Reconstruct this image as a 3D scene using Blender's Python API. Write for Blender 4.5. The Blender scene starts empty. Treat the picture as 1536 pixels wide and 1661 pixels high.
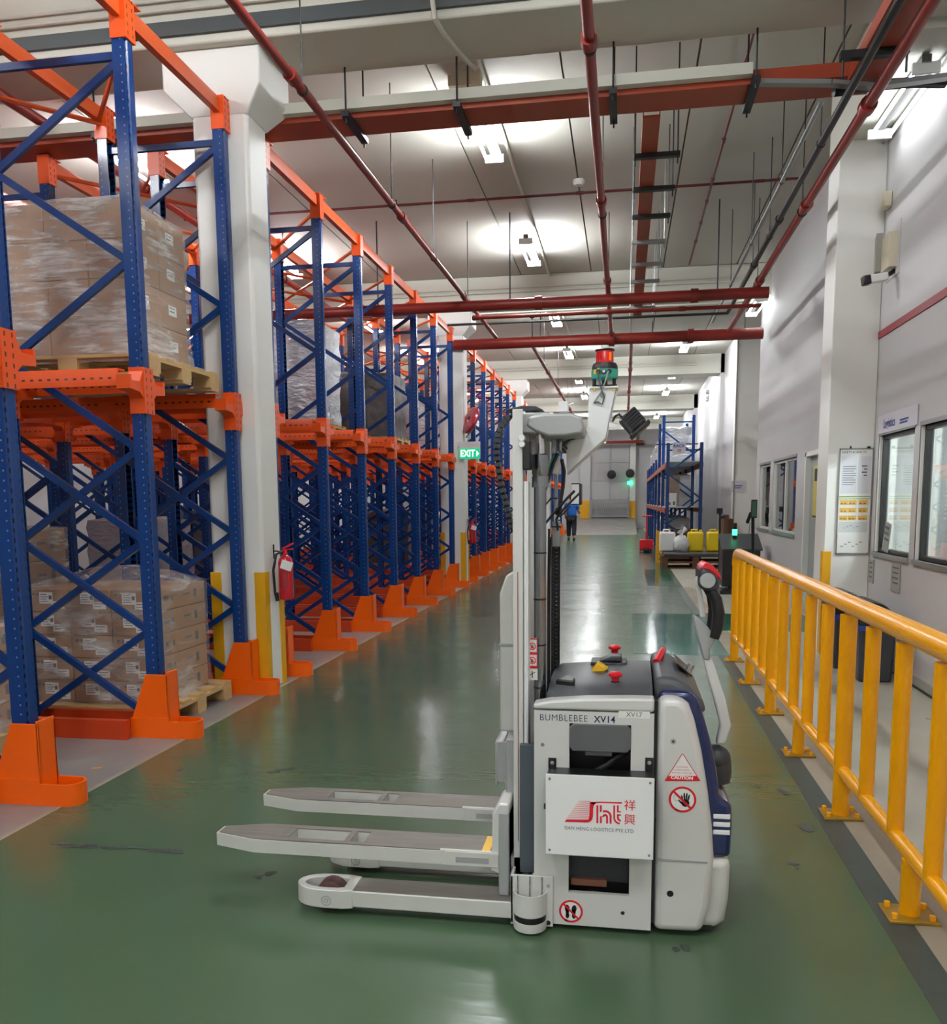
import bpy, bmesh, math, random
from mathutils import Vector, Matrix, noise
random.seed(7)
S = bpy.context.scene
COL = S.collection
PI = math.pi

# ------------------------------------------------------------------ camera
FPX, PX, PY, CAMH = 1420.0, 768.0, 990.0, 1.55
_f = Vector((1012 - PX, 812 - PY, FPX)).normalized()
_d = Vector((870 - PX, 12000 - PY, FPX)).normalized()
_d = (_d - _d.dot(_f) * _f).normalized()
_r = _d.cross(_f)
ROWS = (_r, _f, -_d)                      # image axes -> world axes
cd = bpy.data.cameras.new('camera')
cam = bpy.data.objects.new('camera', cd)
COL.objects.link(cam)
M = Matrix(((_r.x, -_r.y, -_r.z, 0), (_f.x, -_f.y, -_f.z, 0), (-_d.x, _d.y, _d.z, CAMH), (0, 0, 0, 1)))
cam.matrix_world = M
cd.sensor_fit = 'HORIZONTAL'
cd.sensor_width = 36
cd.lens = FPX * 36 / 1536
cd.shift_y = (PY - 830.5) / 1536
cd.clip_start = 0.05
cd.clip_end = 200
S.camera = cam

# ------------------------------------------------------------------ world, exposure
w = bpy.data.worlds.new('world')
S.world = w
w.use_nodes = True
w.node_tree.nodes['Background'].inputs[0].default_value = (0.8, 0.85, 0.9, 1)
w.node_tree.nodes['Background'].inputs[1].default_value = 0.05
S.view_settings.view_transform = 'Standard'
S.view_settings.look = 'None'
S.view_settings.gamma = 1
S.view_settings.use_curve_mapping = False
S.view_settings.exposure = 0.25
TUBE = 235.0                                # emission of the fluorescent tubes
S.cycles.use_denoising = True
S.cycles.max_bounces = 8
S.cycles.diffuse_bounces = 4
S.cycles.glossy_bounces = 4
S.cycles.transparent_max_bounces = 12
S.cycles.sample_clamp_indirect = 8


def ray(px, py):
    v = Vector((px - PX, py - PY, FPX))
    return Vector((ROWS[0].dot(v), ROWS[1].dot(v), ROWS[2].dot(v)))


def atY(px, py, Y):
    d = ray(px, py); t = Y / d.y
    return Vector((d.x * t, Y, CAMH + d.z * t))


def atX(px, py, X):
    d = ray(px, py); t = X / d.x
    return Vector((X, d.y * t, CAMH + d.z * t))


def atZ(px, py, Z=0.0):
    d = ray(px, py); t = (Z - CAMH) / d.z
    return Vector((d.x * t, d.y * t, Z))


# ------------------------------------------------------------------ materials
def lin(c):
    return tuple(((x / 255) / 12.92 if x / 255 <= 0.04045 else ((x / 255 + 0.055) / 1.055) ** 2.4) for x in c)


def mat(name, rgb, rough=0.5, metal=0.0, var=0.0, scale=6.0, bump=0.0, bscale=40.0, spec=0.5, coat=0.0, rvar=0.0, stretch=None):
    m = bpy.data.materials.new(name)
    m.use_nodes = True
    nt = m.node_tree
    b = nt.nodes['Principled BSDF']
    c = lin(rgb)
    b.inputs['Base Color'].default_value = (*c, 1)
    b.inputs['Roughness'].default_value = rough
    b.inputs['Metallic'].default_value = metal
    b.inputs['Specular IOR Level'].default_value = spec
    b.inputs['Coat Weight'].default_value = coat
    if var or bump or rvar:
        tc = nt.nodes.new('ShaderNodeTexCoord')
        src = tc.outputs['Object']
        if stretch:
            mp = nt.nodes.new('ShaderNodeMapping')
            mp.inputs['Scale'].default_value = stretch
            nt.links.new(src, mp.inputs[0]); src = mp.outputs[0]
    if var or rvar:
        n = nt.nodes.new('ShaderNodeTexNoise')
        n.inputs['Scale'].default_value = scale
        n.inputs['Detail'].default_value = 6
        nt.links.new(src, n.inputs['Vector'])
        if var:
            mx = nt.nodes.new('ShaderNodeMix'); mx.data_type = 'RGBA'
            mx.inputs[6].default_value = (*[x * (1 - var) for x in c], 1)
            mx.inputs[7].default_value = (*[min(1, x * (1 + var)) for x in c], 1)
            nt.links.new(n.outputs[0], mx.inputs[0])
            nt.links.new(mx.outputs[2], b.inputs['Base Color'])
        if rvar:
            mr = nt.nodes.new('ShaderNodeMapRange')
            mr.inputs[1].default_value = 0.3; mr.inputs[2].default_value = 0.7
            mr.inputs[3].default_value = max(0, rough - rvar); mr.inputs[4].default_value = rough + rvar
            nt.links.new(n.outputs[0], mr.inputs[0]); nt.links.new(mr.outputs[0], b.inputs['Roughness'])
    if bump:
        n2 = nt.nodes.new('ShaderNodeTexNoise')
        n2.inputs['Scale'].default_value = bscale
        n2.inputs['Detail'].default_value = 4
        nt.links.new(src, n2.inputs['Vector'])
        bp = nt.nodes.new('ShaderNodeBump')
        bp.inputs['Strength'].default_value = bump
        bp.inputs['Distance'].default_value = 0.02
        nt.links.new(n2.outputs[0], bp.inputs['Height'])
        nt.links.new(bp.outputs[0], b.inputs['Normal'])
    return m


def emis(name, rgb, strength):
    m = bpy.data.materials.new(name); m.use_nodes = True
    b = m.node_tree.nodes['Principled BSDF']
    c = lin(rgb)
    b.inputs['Base Color'].default_value = (*c, 1)
    b.inputs['Emission Color'].default_value = (*c, 1)
    b.inputs['Emission Strength'].default_value = strength
    return m


def glass(name, tint=(0.9, 0.95, 0.95), alpha=0.12, rough=0.02):
    m = bpy.data.materials.new(name); m.use_nodes = True
    nt = m.node_tree
    for n in list(nt.nodes): nt.nodes.remove(n)
    o = nt.nodes.new('ShaderNodeOutputMaterial')
    t = nt.nodes.new('ShaderNodeBsdfTransparent'); t.inputs[0].default_value = (*tint, 1)
    g = nt.nodes.new('ShaderNodeBsdfGlossy'); g.inputs['Roughness'].default_value = rough
    f = nt.nodes.new('ShaderNodeFresnel')
    ge = nt.nodes.new('ShaderNodeNewGeometry')     # same reflection on both faces of the pane
    ir = nt.nodes.new('ShaderNodeMapRange'); ir.inputs[3].default_value = 1.5; ir.inputs[4].default_value = 1 / 1.5
    nt.links.new(ge.outputs['Backfacing'], ir.inputs[0]); nt.links.new(ir.outputs[0], f.inputs[0])
    ad = nt.nodes.new('ShaderNodeMath'); ad.operation = 'ADD'; ad.inputs[1].default_value = alpha - 0.04
    ad.use_clamp = True
    mx = nt.nodes.new('ShaderNodeMixShader')
    nt.links.new(f.outputs[0], ad.inputs[0]); nt.links.new(ad.outputs[0], mx.inputs[0])
    nt.links.new(t.outputs[0], mx.inputs[1]); nt.links.new(g.outputs[0], mx.inputs[2])
    nt.links.new(mx.outputs[0], o.inputs[0])
    return m


def film_mat(name, base=0.12, streak=0.45, rgb=(235, 232, 228), stretch=(3, 3, 22)):
    """stretch film: see-through, glossy, milky along its stretch lines"""
    m = bpy.data.materials.new(name); m.use_nodes = True
    nt = m.node_tree
    for n in list(nt.nodes): nt.nodes.remove(n)
    o = nt.nodes.new('ShaderNodeOutputMaterial')
    tc = nt.nodes.new('ShaderNodeTexCoord')
    mp = nt.nodes.new('ShaderNodeMapping'); mp.inputs['Scale'].default_value = stretch
    mp.inputs['Rotation'].default_value = (0.08, -0.1, 0)
    n1 = nt.nodes.new('ShaderNodeTexNoise'); n1.inputs['Scale'].default_value = 1.6; n1.inputs['Detail'].default_value = 7
    n1.inputs['Roughness'].default_value = 0.65; n1.inputs['Distortion'].default_value = 0.6
    nt.links.new(tc.outputs['Object'], mp.inputs[0]); nt.links.new(mp.outputs[0], n1.inputs['Vector'])
    mr = nt.nodes.new('ShaderNodeMapRange'); mr.inputs[1].default_value = 0.42; mr.inputs[2].default_value = 0.72
    mr.inputs[3].default_value = base; mr.inputs[4].default_value = base + streak
    n3 = nt.nodes.new('ShaderNodeTexNoise'); n3.inputs['Scale'].default_value = 3.2; n3.inputs['Detail'].default_value = 3
    nt.links.new(tc.outputs['Object'], n3.inputs['Vector'])
    m3 = nt.nodes.new('ShaderNodeMapRange'); m3.inputs[1].default_value = 0.35; m3.inputs[2].default_value = 0.65
    m3.inputs[3].default_value = -0.16; m3.inputs[4].default_value = 0.12
    nt.links.new(n3.outputs[0], m3.inputs[0])
    ad = nt.nodes.new('ShaderNodeMath'); ad.operation = 'ADD'
    nt.links.new(n1.outputs[0], ad.inputs[0]); nt.links.new(m3.outputs[0], ad.inputs[1])
    nt.links.new(ad.outputs[0], mr.inputs[0])
    bp = nt.nodes.new('ShaderNodeBump'); bp.inputs['Strength'].default_value = 0.9; bp.inputs['Distance'].default_value = 0.015
    nt.links.new(n1.outputs[0], bp.inputs['Height'])
    p = nt.nodes.new('ShaderNodeBsdfPrincipled')
    p.inputs['Base Color'].default_value = (*lin(rgb), 1)
    p.inputs['Roughness'].default_value = 0.16
    p.inputs['Specular IOR Level'].default_value = 0.9
    nt.links.new(bp.outputs[0], p.inputs['Normal'])
    t = nt.nodes.new('ShaderNodeBsdfTransparent')
    mx = nt.nodes.new('ShaderNodeMixShader')
    nt.links.new(mr.outputs[0], mx.inputs[0]); nt.links.new(t.outputs[0], mx.inputs[1]); nt.links.new(p.outputs[0], mx.inputs[2])
    nt.links.new(mx.outputs[0], o.inputs[0])
    return m


def floor_mat(name, rgb, rgb2, rough=0.16, wave=0.12, spots=True):
    m = bpy.data.materials.new(name); m.use_nodes = True
    nt = m.node_tree; b = nt.nodes['Principled BSDF']
    tc = nt.nodes.new('ShaderNodeTexCoord')

    def nz(sc, det=5, dist=0.0, stretch=None):
        src = tc.outputs['Object']
        if stretch:
            mp = nt.nodes.new('ShaderNodeMapping'); mp.inputs['Scale'].default_value = stretch
            nt.links.new(src, mp.inputs[0]); src = mp.outputs[0]
        n = nt.nodes.new('ShaderNodeTexNoise'); n.inputs['Scale'].default_value = sc
        n.inputs['Detail'].default_value = det; n.inputs['Distortion'].default_value = dist
        nt.links.new(src, n.inputs['Vector']); return n
    a = nz(0.9, 6)
    mx = nt.nodes.new('ShaderNodeMix'); mx.data_type = 'RGBA'
    mx.inputs[6].default_value = (*lin(rgb), 1); mx.inputs[7].default_value = (*lin(rgb2), 1)
    nt.links.new(a.outputs[0], mx.inputs[0])
    out = mx.outputs[2]
    if spots:
        s1 = nz(3.2, 7, 1.2, (0.45, 2.2, 1))
        mr = nt.nodes.new('ShaderNodeMapRange'); mr.inputs[1].default_value = 0.74; mr.inputs[2].default_value = 0.82
        nt.links.new(s1.outputs[0], mr.inputs[0])
        m2 = nt.nodes.new('ShaderNodeMix'); m2.data_type = 'RGBA'
        nt.links.new(mr.outputs[0], m2.inputs[0]); nt.links.new(out, m2.inputs[6])
        m2.inputs[7].default_value = (*lin((30, 40, 36)), 1)
        out = m2.outputs[2]
    nt.links.new(out, b.inputs['Base Color'])
    r = nz(2.5, 6)
    rr = nt.nodes.new('ShaderNodeMapRange'); rr.inputs[1].default_value = 0.12; rr.inputs[2].default_value = 0.88
    rr.inputs[3].default_value = rough * 0.7; rr.inputs[4].default_value = rough * 1.5
    nt.links.new(r.outputs[0], rr.inputs[0]); nt.links.new(rr.outputs[0], b.inputs['Roughness'])
    bn = nz(2.6, 3, 0.4, (1, 4.5, 1))
    bp = nt.nodes.new('ShaderNodeBump'); bp.inputs['Strength'].default_value = wave; bp.inputs['Distance'].default_value = 0.012
    nt.links.new(bn.outputs[0], bp.inputs['Height']); nt.links.new(bp.outputs[0], b.inputs['Normal'])
    b.inputs['Specular IOR Level'].default_value = 0.5
    return m


def perforated(name, rgb, hole, rough, axis, pitch, hw, hh, lat, offs, dots=None):
    """painted steel with punched slots in rows: slots repeat along `axis`, rows sit at `offs` on the `lat` axis"""
    m = bpy.data.materials.new(name); m.use_nodes = True
    nt = m.node_tree; b = nt.nodes['Principled BSDF']
    b.inputs['Roughness'].default_value = rough
    tc = nt.nodes.new('ShaderNodeTexCoord')
    sp = nt.nodes.new('ShaderNodeSeparateXYZ'); nt.links.new(tc.outputs['Object'], sp.inputs[0])

    def mt(op, a, bb=None):
        n = nt.nodes.new('ShaderNodeMath'); n.operation = op
        for i, v in enumerate((a, bb)):
            if v is None: continue
            if isinstance(v, (int, float)): n.inputs[i].default_value = v
            else: nt.links.new(v, n.inputs[i])
        return n.outputs[0]
    u = mt('SUBTRACT', mt('MODULO', mt('ADD', sp.outputs[axis], 20.0), pitch), pitch / 2)
    inu = mt('LESS_THAN', mt('ABSOLUTE', u), hh)
    tot = None
    for o in offs:
        inv = mt('LESS_THAN', mt('ABSOLUTE', mt('SUBTRACT', sp.outputs[lat], o)), hw)
        k = mt('MULTIPLY', inu, inv)
        tot = k if tot is None else mt('MAXIMUM', tot, k)
    mx = nt.nodes.new('ShaderNodeMix'); mx.data_type = 'RGBA'
    mx.inputs[6].default_value = (*lin(rgb), 1); mx.inputs[7].default_value = (*lin(hole), 1)
    nt.links.new(tot, mx.inputs[0]); out = mx.outputs[2]
    if dots:                               # light at the punched holes, put into the colour as pale dots on side flanges
        x0, r, c = dots
        side = mt('GREATER_THAN', mt('ABSOLUTE', sp.outputs[1]), 0.0492)
        dx = mt('SUBTRACT', sp.outputs[0], x0)
        rr = mt('ADD', mt('MULTIPLY', dx, dx), mt('MULTIPLY', u, u))
        k = mt('MULTIPLY', side, mt('LESS_THAN', rr, r * r))
        m2 = nt.nodes.new('ShaderNodeMix'); m2.data_type = 'RGBA'
        nt.links.new(k, m2.inputs[0]); nt.links.new(out, m2.inputs[6]); m2.inputs[7].default_value = (*lin(c), 1)
        out = m2.outputs[2]
    nt.links.new(out, b.inputs['Base Color'])
    return m


MT = dict(
    white_paint=mat('white_paint', (222, 222, 216), 0.55, var=0.04, scale=1.5),
    wall_paint=mat('wall_paint', (190, 188, 188), 0.55, var=0.05, scale=0.9),
    column_paint=mat('column_paint', (232, 231, 226), 0.5, var=0.04, scale=2.5, bump=0.03, bscale=30),
    ceiling_paint=mat('ceiling_paint', (186, 184, 174), 0.75, var=0.05, scale=0.7),
    beam_paint=mat('beam_paint', (204, 204, 192), 0.7, var=0.05, scale=1.2),
    dark_stripe=mat('dark_stripe', (70, 76, 78), 0.6),
    lane=floor_mat('lane_paint', (66, 89, 63), (78, 101, 78), 0.2, 0.14, False),
    crossing=floor_mat('crossing_paint', (14, 92, 70), (24, 106, 82), 0.12, 0.12, False),
    concrete=floor_mat('rack_concrete', (118, 112, 110), (144, 138, 134), 0.35, 0.05),
    walkway=floor_mat('walkway_paint', (166, 162, 146), (184, 180, 164), 0.30, 0.05, False),
    kerb=floor_mat('kerb_concrete', (138, 124, 104), (168, 156, 138), 0.6, 0.1),
    seam=mat('floor_seam', (58, 66, 60), 0.5, var=0.3, scale=8),
    blue=mat('rack_blue', (8, 52, 112), 0.26, var=0.10, scale=3),
    blue_up=perforated('upright_blue', (8, 54, 116), (5, 14, 36), 0.24, 2, 0.05, 0.005, 0.012, 1, (-0.033, 0.033), dots=(0.012, 0.0048, (112, 132, 178))),
    orange=mat('guard_orange', (250, 100, 4), 0.32, var=0.06, scale=4),
    beam_orange=mat('beam_orange', (208, 84, 30), 0.38, var=0.10, scale=3),  # duller than the guards: dimmer light near the ceiling put into the colour
    rail_orange=perforated('rail_orange', (232, 84, 18), (70, 22, 8), 0.35, 0, 0.06, 0.006, 0.012, 2, (-0.062,)),
    plate_orange=perforated('plate_orange', (232, 84, 18), (90, 30, 10), 0.35, 2, 0.05, 0.006, 0.012, 1, (-0.028, 0.028)),
    red_pipe=mat('pipe_red', (134, 36, 28), 0.4, var=0.10, scale=4),
    tray_red=mat('tray_red', (158, 62, 34), 0.5, var=0.14, scale=2),
    galv=mat('galvanised', (150, 152, 152), 0.4, 0.6, var=0.10, scale=8),
    dark_metal=mat('dark_metal', (48, 48, 50), 0.45, 0.5, var=0.1),
    black=mat('black_plastic', (20, 20, 22), 0.38),
    black_pipe=mat('black_pipe', (34, 32, 30), 0.5),
    charcoal=mat('charcoal_plastic', (52, 54, 58), 0.45, var=0.06),
    yellow=mat('safety_yellow', (250, 170, 0), 0.22, var=0.06, scale=5),
    yellow_flat=mat('guard_yellow', (226, 166, 14), 0.45, var=0.08),
    kraft=mat('kraft_cardboard', (164, 126, 94), 0.75, var=0.10, scale=5),
    tape=mat('brown_tape', (158, 122, 86), 0.4),
    paper=mat('paper_white', (232, 232, 228), 0.7),
    print_grey=mat('print_grey', (96, 96, 100), 0.7),
    ink=mat('ink_black', (22, 22, 26), 0.6),
    wood=mat('pallet_wood', (196, 162, 112), 0.75, var=0.22, scale=4, stretch=(1, 6, 6)),
    old_wood=mat('old_wood', (104, 72, 52), 0.8, var=0.25, scale=4),
    film=film_mat('stretch_film', 0.18, 0.6, stretch=(2.2, 2.2, 18)),
    film_thin=film_mat('stretch_film_thin', 0.10, 0.42, stretch=(2, 2, 9)),
    foil=mat('silver_wrap', (206, 208, 212), 0.25, 0.55, var=0.15, scale=9, bump=1.0, bscale=9, stretch=(1, 1, 2.2)),
    silver=mat('silver_paint', (214, 214, 210), 0.38, 0.12, var=0.03, scale=3),
    silver_dk=mat('silver_dark_paint', (168, 170, 170), 0.42, 0.25),  # darker silver paint of mast, carriage and small fittings
    fork_top=mat('worn_fork_top', (124, 118, 112), 0.55, 0.3, var=0.3, scale=5, stretch=(1, 7, 1)),
    fork_side=mat('fork_side_paint', (206, 206, 200), 0.45, 0.1, var=0.08, scale=9),
    chrome=mat('chrome', (205, 205, 206), 0.12, 0.95),
    gunmetal=mat('gunmetal', (150, 153, 156), 0.2, 1.0),
    hood=mat('hood_grey', (74, 76, 80), 0.42),
    flap=mat('flap_grey', (92, 93, 95), 0.45), slate=mat('slate_grey', (72, 80, 88), 0.4),
    navy=mat('navy_paint', (26, 38, 82), 0.25, coat=0.4),
    box_white=mat('box_white', (238, 239, 238), 0.3),
    red=mat('signal_red', (214, 22, 36), 0.38),
    logo_red=mat('logo_red', (222, 26, 46), 0.4),
    lens_red=mat('lens_red', (206, 18, 10), 0.1, coat=0.6),
    teal=mat('teal_plastic', (56, 166, 144), 0.4),
    lamp_yellow=mat('lever_yellow', (238, 186, 24), 0.4),
    extinguisher=mat('extinguisher_red', (196, 16, 40), 0.22, coat=0.5),
    door_grey=mat('door_grey', (158, 162, 160), 0.45),
    alu=mat('aluminium', (150, 152, 152), 0.35, 0.5),
    sign_green=emis('sign_green', (10, 172, 120), 0.8),
    sign_white=emis('sign_white', (240, 255, 248), 1.0),
    green_glow=emis('green_glow', (60, 255, 170), 4.0),
    tube=emis('tube_glow', (248, 252, 255), TUBE),
    tube_dim=emis('tube_glow_dim', (248, 252, 255), TUBE * 0.06),
    thin_red=mat('pipe_dark_red', (92, 30, 28), 0.45),
    joint=mat('joint_grey', (140, 140, 132), 0.8),
    reflector=mat('reflector_white', (84, 84, 82), 0.5),
    batten=mat('batten_white', (226, 226, 222), 0.4),
    glass=glass('window_glass'),
    glass_dark=glass('window_glass_dark', (0.55, 0.6, 0.62), 0.22),
    skin=mat('skin', (176, 128, 104), 0.5), shirt=mat('shirt_blue', (22, 94, 176), 0.7), trousers=mat('trousers_dark', (26, 26, 34), 0.8),
    shoe=mat('shoe_black', (16, 16, 18), 0.5), hair=mat('hair_black', (18, 15, 14), 0.5),
    lime=mat('jerrican_yellow', (236, 206, 20), 0.35), bag=mat('bag_plastic', (226, 228, 228), 0.25, var=0.1, scale=14, bump=0.6, bscale=14),
    deck=mat('shelf_board', (176, 184, 186), 0.5), rust=mat('shelf_beam_red', (158, 74, 50), 0.5, var=0.1),
    leaf=mat('leaf_green', (96, 138, 60), 0.5, var=0.25, scale=20), beige=mat('beige_plastic', (206, 196, 172), 0.5),
    poster_yellow=mat('poster_yellow', (206, 188, 92), 0.6), poster_amber=mat('poster_amber', (226, 178, 84), 0.6),
    sign_lilac=mat('sign_acrylic', (206, 204, 214), 0.2), ink_blue=mat('ink_blue', (50, 66, 140), 0.5),
    panel_blue=mat('poster_blue', (120, 150, 170), 0.6, var=0.4, scale=9), lime_line=mat('print_lime', (150, 178, 90), 0.6),
    rubber=mat('rubber', (30, 28, 28), 0.7), rust_wheel=mat('wheel_brown', (74, 44, 40), 0.6),
    amber=emis('glow_amber', (255, 110, 20), 0.35),
    plate_grey=mat('plate_grey', (150, 150, 142), 0.45), brown=mat('brown_board', (92, 62, 46), 0.7, var=0.15),
    pink=mat('handle_pink', (226, 96, 106), 0.4), darkred=mat('disc_red', (176, 28, 50), 0.3, coat=0.3),
)


# ------------------------------------------------------------------ mesh builder
class MB:
    def __init__(s):
        s.v = []; s.f = []; s.mi = []

    def add(s, vs, fs, m=0):
        o = len(s.v)
        s.v += [tuple(v) for v in vs]
        for f in fs:
            s.f.append([i + o for i in f]); s.mi.append(m)
        return s

    def box(s, x0, x1, y0, y1, z0, z1, m=0):
        return s.add([(x0, y0, z0), (x1, y0, z0), (x1, y1, z0), (x0, y1, z0), (x0, y0, z1), (x1, y0, z1), (x1, y1, z1), (x0, y1, z1)],
                     [(3, 2, 1, 0), (4, 5, 6, 7), (0, 1, 5, 4), (1, 2, 6, 5), (2, 3, 7, 6), (3, 0, 4, 7)], m)

    def obox(s, c, size, rot=(0, 0, 0), m=0):
        R = Matrix.Rotation(rot[2], 3, 'Z') @ Matrix.Rotation(rot[1], 3, 'Y') @ Matrix.Rotation(rot[0], 3, 'X')
        h = [x / 2 for x in size]; c = Vector(c)
        vs = [c + R @ Vector((sx * h[0], sy * h[1], sz * h[2])) for sz in (-1, 1) for sx, sy in ((-1, -1), (1, -1), (1, 1), (-1, 1))]
        return s.add(vs, [(3, 2, 1, 0), (4, 5, 6, 7), (0, 1, 5, 4), (1, 2, 6, 5), (2, 3, 7, 6), (3, 0, 4, 7)], m)

    def bar(s, p, q, w, h, m=0, up=(0, 0, 1)):
        p, q = Vector(p), Vector(q); d = (q - p).normalized()
        u = Vector(up)
        if abs(d.dot(u)) > 0.98: u = Vector((1, 0, 0))
        a = d.cross(u).normalized() * w / 2; b = a.cross(d).normalized() * h / 2
        vs = [p - a - b, p + a - b, p + a + b, p - a + b, q - a - b, q + a - b, q + a + b, q - a + b]
        return s.add(vs, [(0, 1, 2, 3), (7, 6, 5, 4), (0, 4, 5, 1), (1, 5, 6, 2), (2, 6, 7, 3), (3, 7, 4, 0)], m)

    def prism(s, pts, axis, a, b, m=0):
        n = len(pts)

        def mk(p, t):
            return {'y': (p[0], t, p[1]), 'x': (t, p[0], p[1]), 'z': (p[0], p[1], t)}[axis]
        vs = [mk(p, a) for p in pts] + [mk(p, b) for p in pts]
        fs = [list(range(n))[::-1], list(range(n, 2 * n))] + [(i, (i + 1) % n, n + (i + 1) % n, n + i) for i in range(n)]
        return s.add(vs, fs, m)

    def tube(s, path, r, n=10, m=0, caps=True, closed=False):
        P = [Vector(p) for p in path]; k = len(P)
        rr = r if isinstance(r, (list, tuple)) else [r] * k
        vs = []; prev = None
        for i, p in enumerate(P):
            if closed: d = (P[(i + 1) % k] - P[i - 1])
            else: d = (P[min(i + 1, k - 1)] - P[max(i - 1, 0)])
            d.normalize()
            if prev is None:
                u = Vector((0, 0, 1)) if abs(d.z) < 0.9 else Vector((1, 0, 0))
                a = d.cross(u).normalized()
            else:
                a = (prev - d * prev.dot(d)).normalized()
            prev = a; b = d.cross(a)
            for j in range(n):
                t = 2 * PI * j / n
                vs.append(p + (a * math.cos(t) + b * math.sin(t)) * rr[i])
        fs = []
        for i in range(k if closed else k - 1):
            i2 = (i + 1) % k
            for j in range(n):
                j2 = (j + 1) % n
                fs.append((i * n + j, i * n + j2, i2 * n + j2, i2 * n + j))
        if caps and not closed:
            fs.append(list(range(n))[::-1]); fs.append([(k - 1) * n + j for j in range(n)])
        return s.add(vs, fs, m)

    def lathe(s, prof, c, axis='z', n=20, m=0, a0=0.0, a1=2 * PI):
        c = Vector(c); full = abs(a1 - a0 - 2 * PI) < 1e-6
        k = n if full else n + 1
        vs = []
        for (r, h) in prof:
            for j in range(k):
                t = a0 + (a1 - a0) * j / n
                x, y = r * math.cos(t), r * math.sin(t)
                vs.append(c + {'z': Vector((x, y, h)), 'y': Vector((x, h, y)), 'x': Vector((h, x, y))}[axis])
        fs = []
        for i in range(len(prof) - 1):
            for j in range(n if full else n):
                j2 = (j + 1) % k
                if not full and j == k - 1: continue
                fs.append((i * k + j, i * k + j2, (i + 1) * k + j2, (i + 1) * k + j))
        if full:
            if prof[0][0] > 1e-6: fs.append(list(range(k))[::-1])
            if prof[-1][0] > 1e-6: fs.append([(len(prof) - 1) * k + j for j in range(k)])
        return s.add(vs, fs, m)

    def cyl(s, p, q, r, n=12, m=0):
        return s.tube([p, q], r, n, m)

    def ball(s, c, r, m=0, n=14, sc=(1, 1, 1)):
        c = Vector(c); rings = 8; vs = []; fs = []
        for i in range(rings + 1):
            ph = PI * i / rings
            for j in range(n):
                t = 2 * PI * j / n
                vs.append(c + Vector((r * math.sin(ph) * math.cos(t) * sc[0], r * math.sin(ph) * math.sin(t) * sc[1], r * math.cos(ph) * sc[2])))
        for i in range(rings):
            for j in range(n):
                fs.append((i * n + j, (i + 1) * n + j, (i + 1) * n + (j + 1) % n, i * n + (j + 1) % n))
        return s.add(vs, fs, m)

    def mesh(s, name, mats, off=(0, 0, 0), angle=38, weld=True):
        me = bpy.data.meshes.new(name)
        o = Vector(off)
        me.from_pydata([tuple(Vector(v) - o) for v in s.v], [], s.f)
        if not isinstance(mats, (list, tuple)): mats = [mats]
        for mm in mats: me.materials.append(mm)
        me.polygons.foreach_set('material_index', s.mi)
        bm = bmesh.new(); bm.from_mesh(me)
        if weld: bmesh.ops.remove_doubles(bm, verts=bm.verts, dist=1e-5)
        bmesh.ops.recalc_face_normals(bm, faces=bm.faces)
        bm.to_mesh(me); bm.free()
        me.polygons.foreach_set('use_smooth', [True] * len(me.polygons))
        me.set_sharp_from_angle(angle=math.radians(angle))
        return me


WL = {}                                    # world position of every object that may get children


def tag(o, label=None, cat=None, group=None, kind=None):
    if label: o['label'] = label
    if cat: o['category'] = cat
    if group: o['group'] = group
    if kind: o['kind'] = kind
    return o


def link(name, me, parent=None, loc=None, rot=None):
    o = bpy.data.objects.new(name, me)
    COL.objects.link(o)
    if parent is not None: o.parent = parent
    if loc is not None: o.location = loc
    if rot is not None: o.rotation_euler = rot
    return o


def bevel(o, wd, seg=2, ang=40):
    if wd:
        b = o.modifiers.new('bevel', 'BEVEL'); b.width = wd; b.segments = seg
        b.limit_method = 'ANGLE'; b.angle_limit = math.radians(ang)
    return o


def build(name, mb, mats, parent=None, bv=0, origin=None, angle=38, seg=2, label=None):
    """mesh given in world coordinates; a child sits at its parent's origin, a thing at `origin`"""
    off = Vector(WL[parent]) if parent is not None else Vector(origin or (0, 0, 0))
    o = link(name, mb.mesh(name, mats, off, angle), parent, None if parent is not None else off)
    WL[o] = off
    bevel(o, bv, seg)
    if label: o['label'] = label
    return o


def empty(name, loc, label=None, cat=None, group=None, kind=None):
    o = bpy.data.objects.new(name, None); COL.objects.link(o)
    o.location = loc; o.empty_display_size = 0.1
    WL[o] = Vector(loc)
    return tag(o, label, cat, group, kind)


KIDS = {}


def copy_tree(o, loc=None, label=None, group=None, rot=None, parent=None, drop=()):
    c = o.copy(); COL.objects.link(c)
    if parent is not None: c.parent = parent
    if loc is not None: c.location = loc; WL[c] = Vector(loc)
    if rot is not None: c.rotation_euler = rot
    if label: c['label'] = label
    if group: c['group'] = group
    for ch in list(o.children):
        copy_tree(ch, parent=c)
    return c


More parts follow.
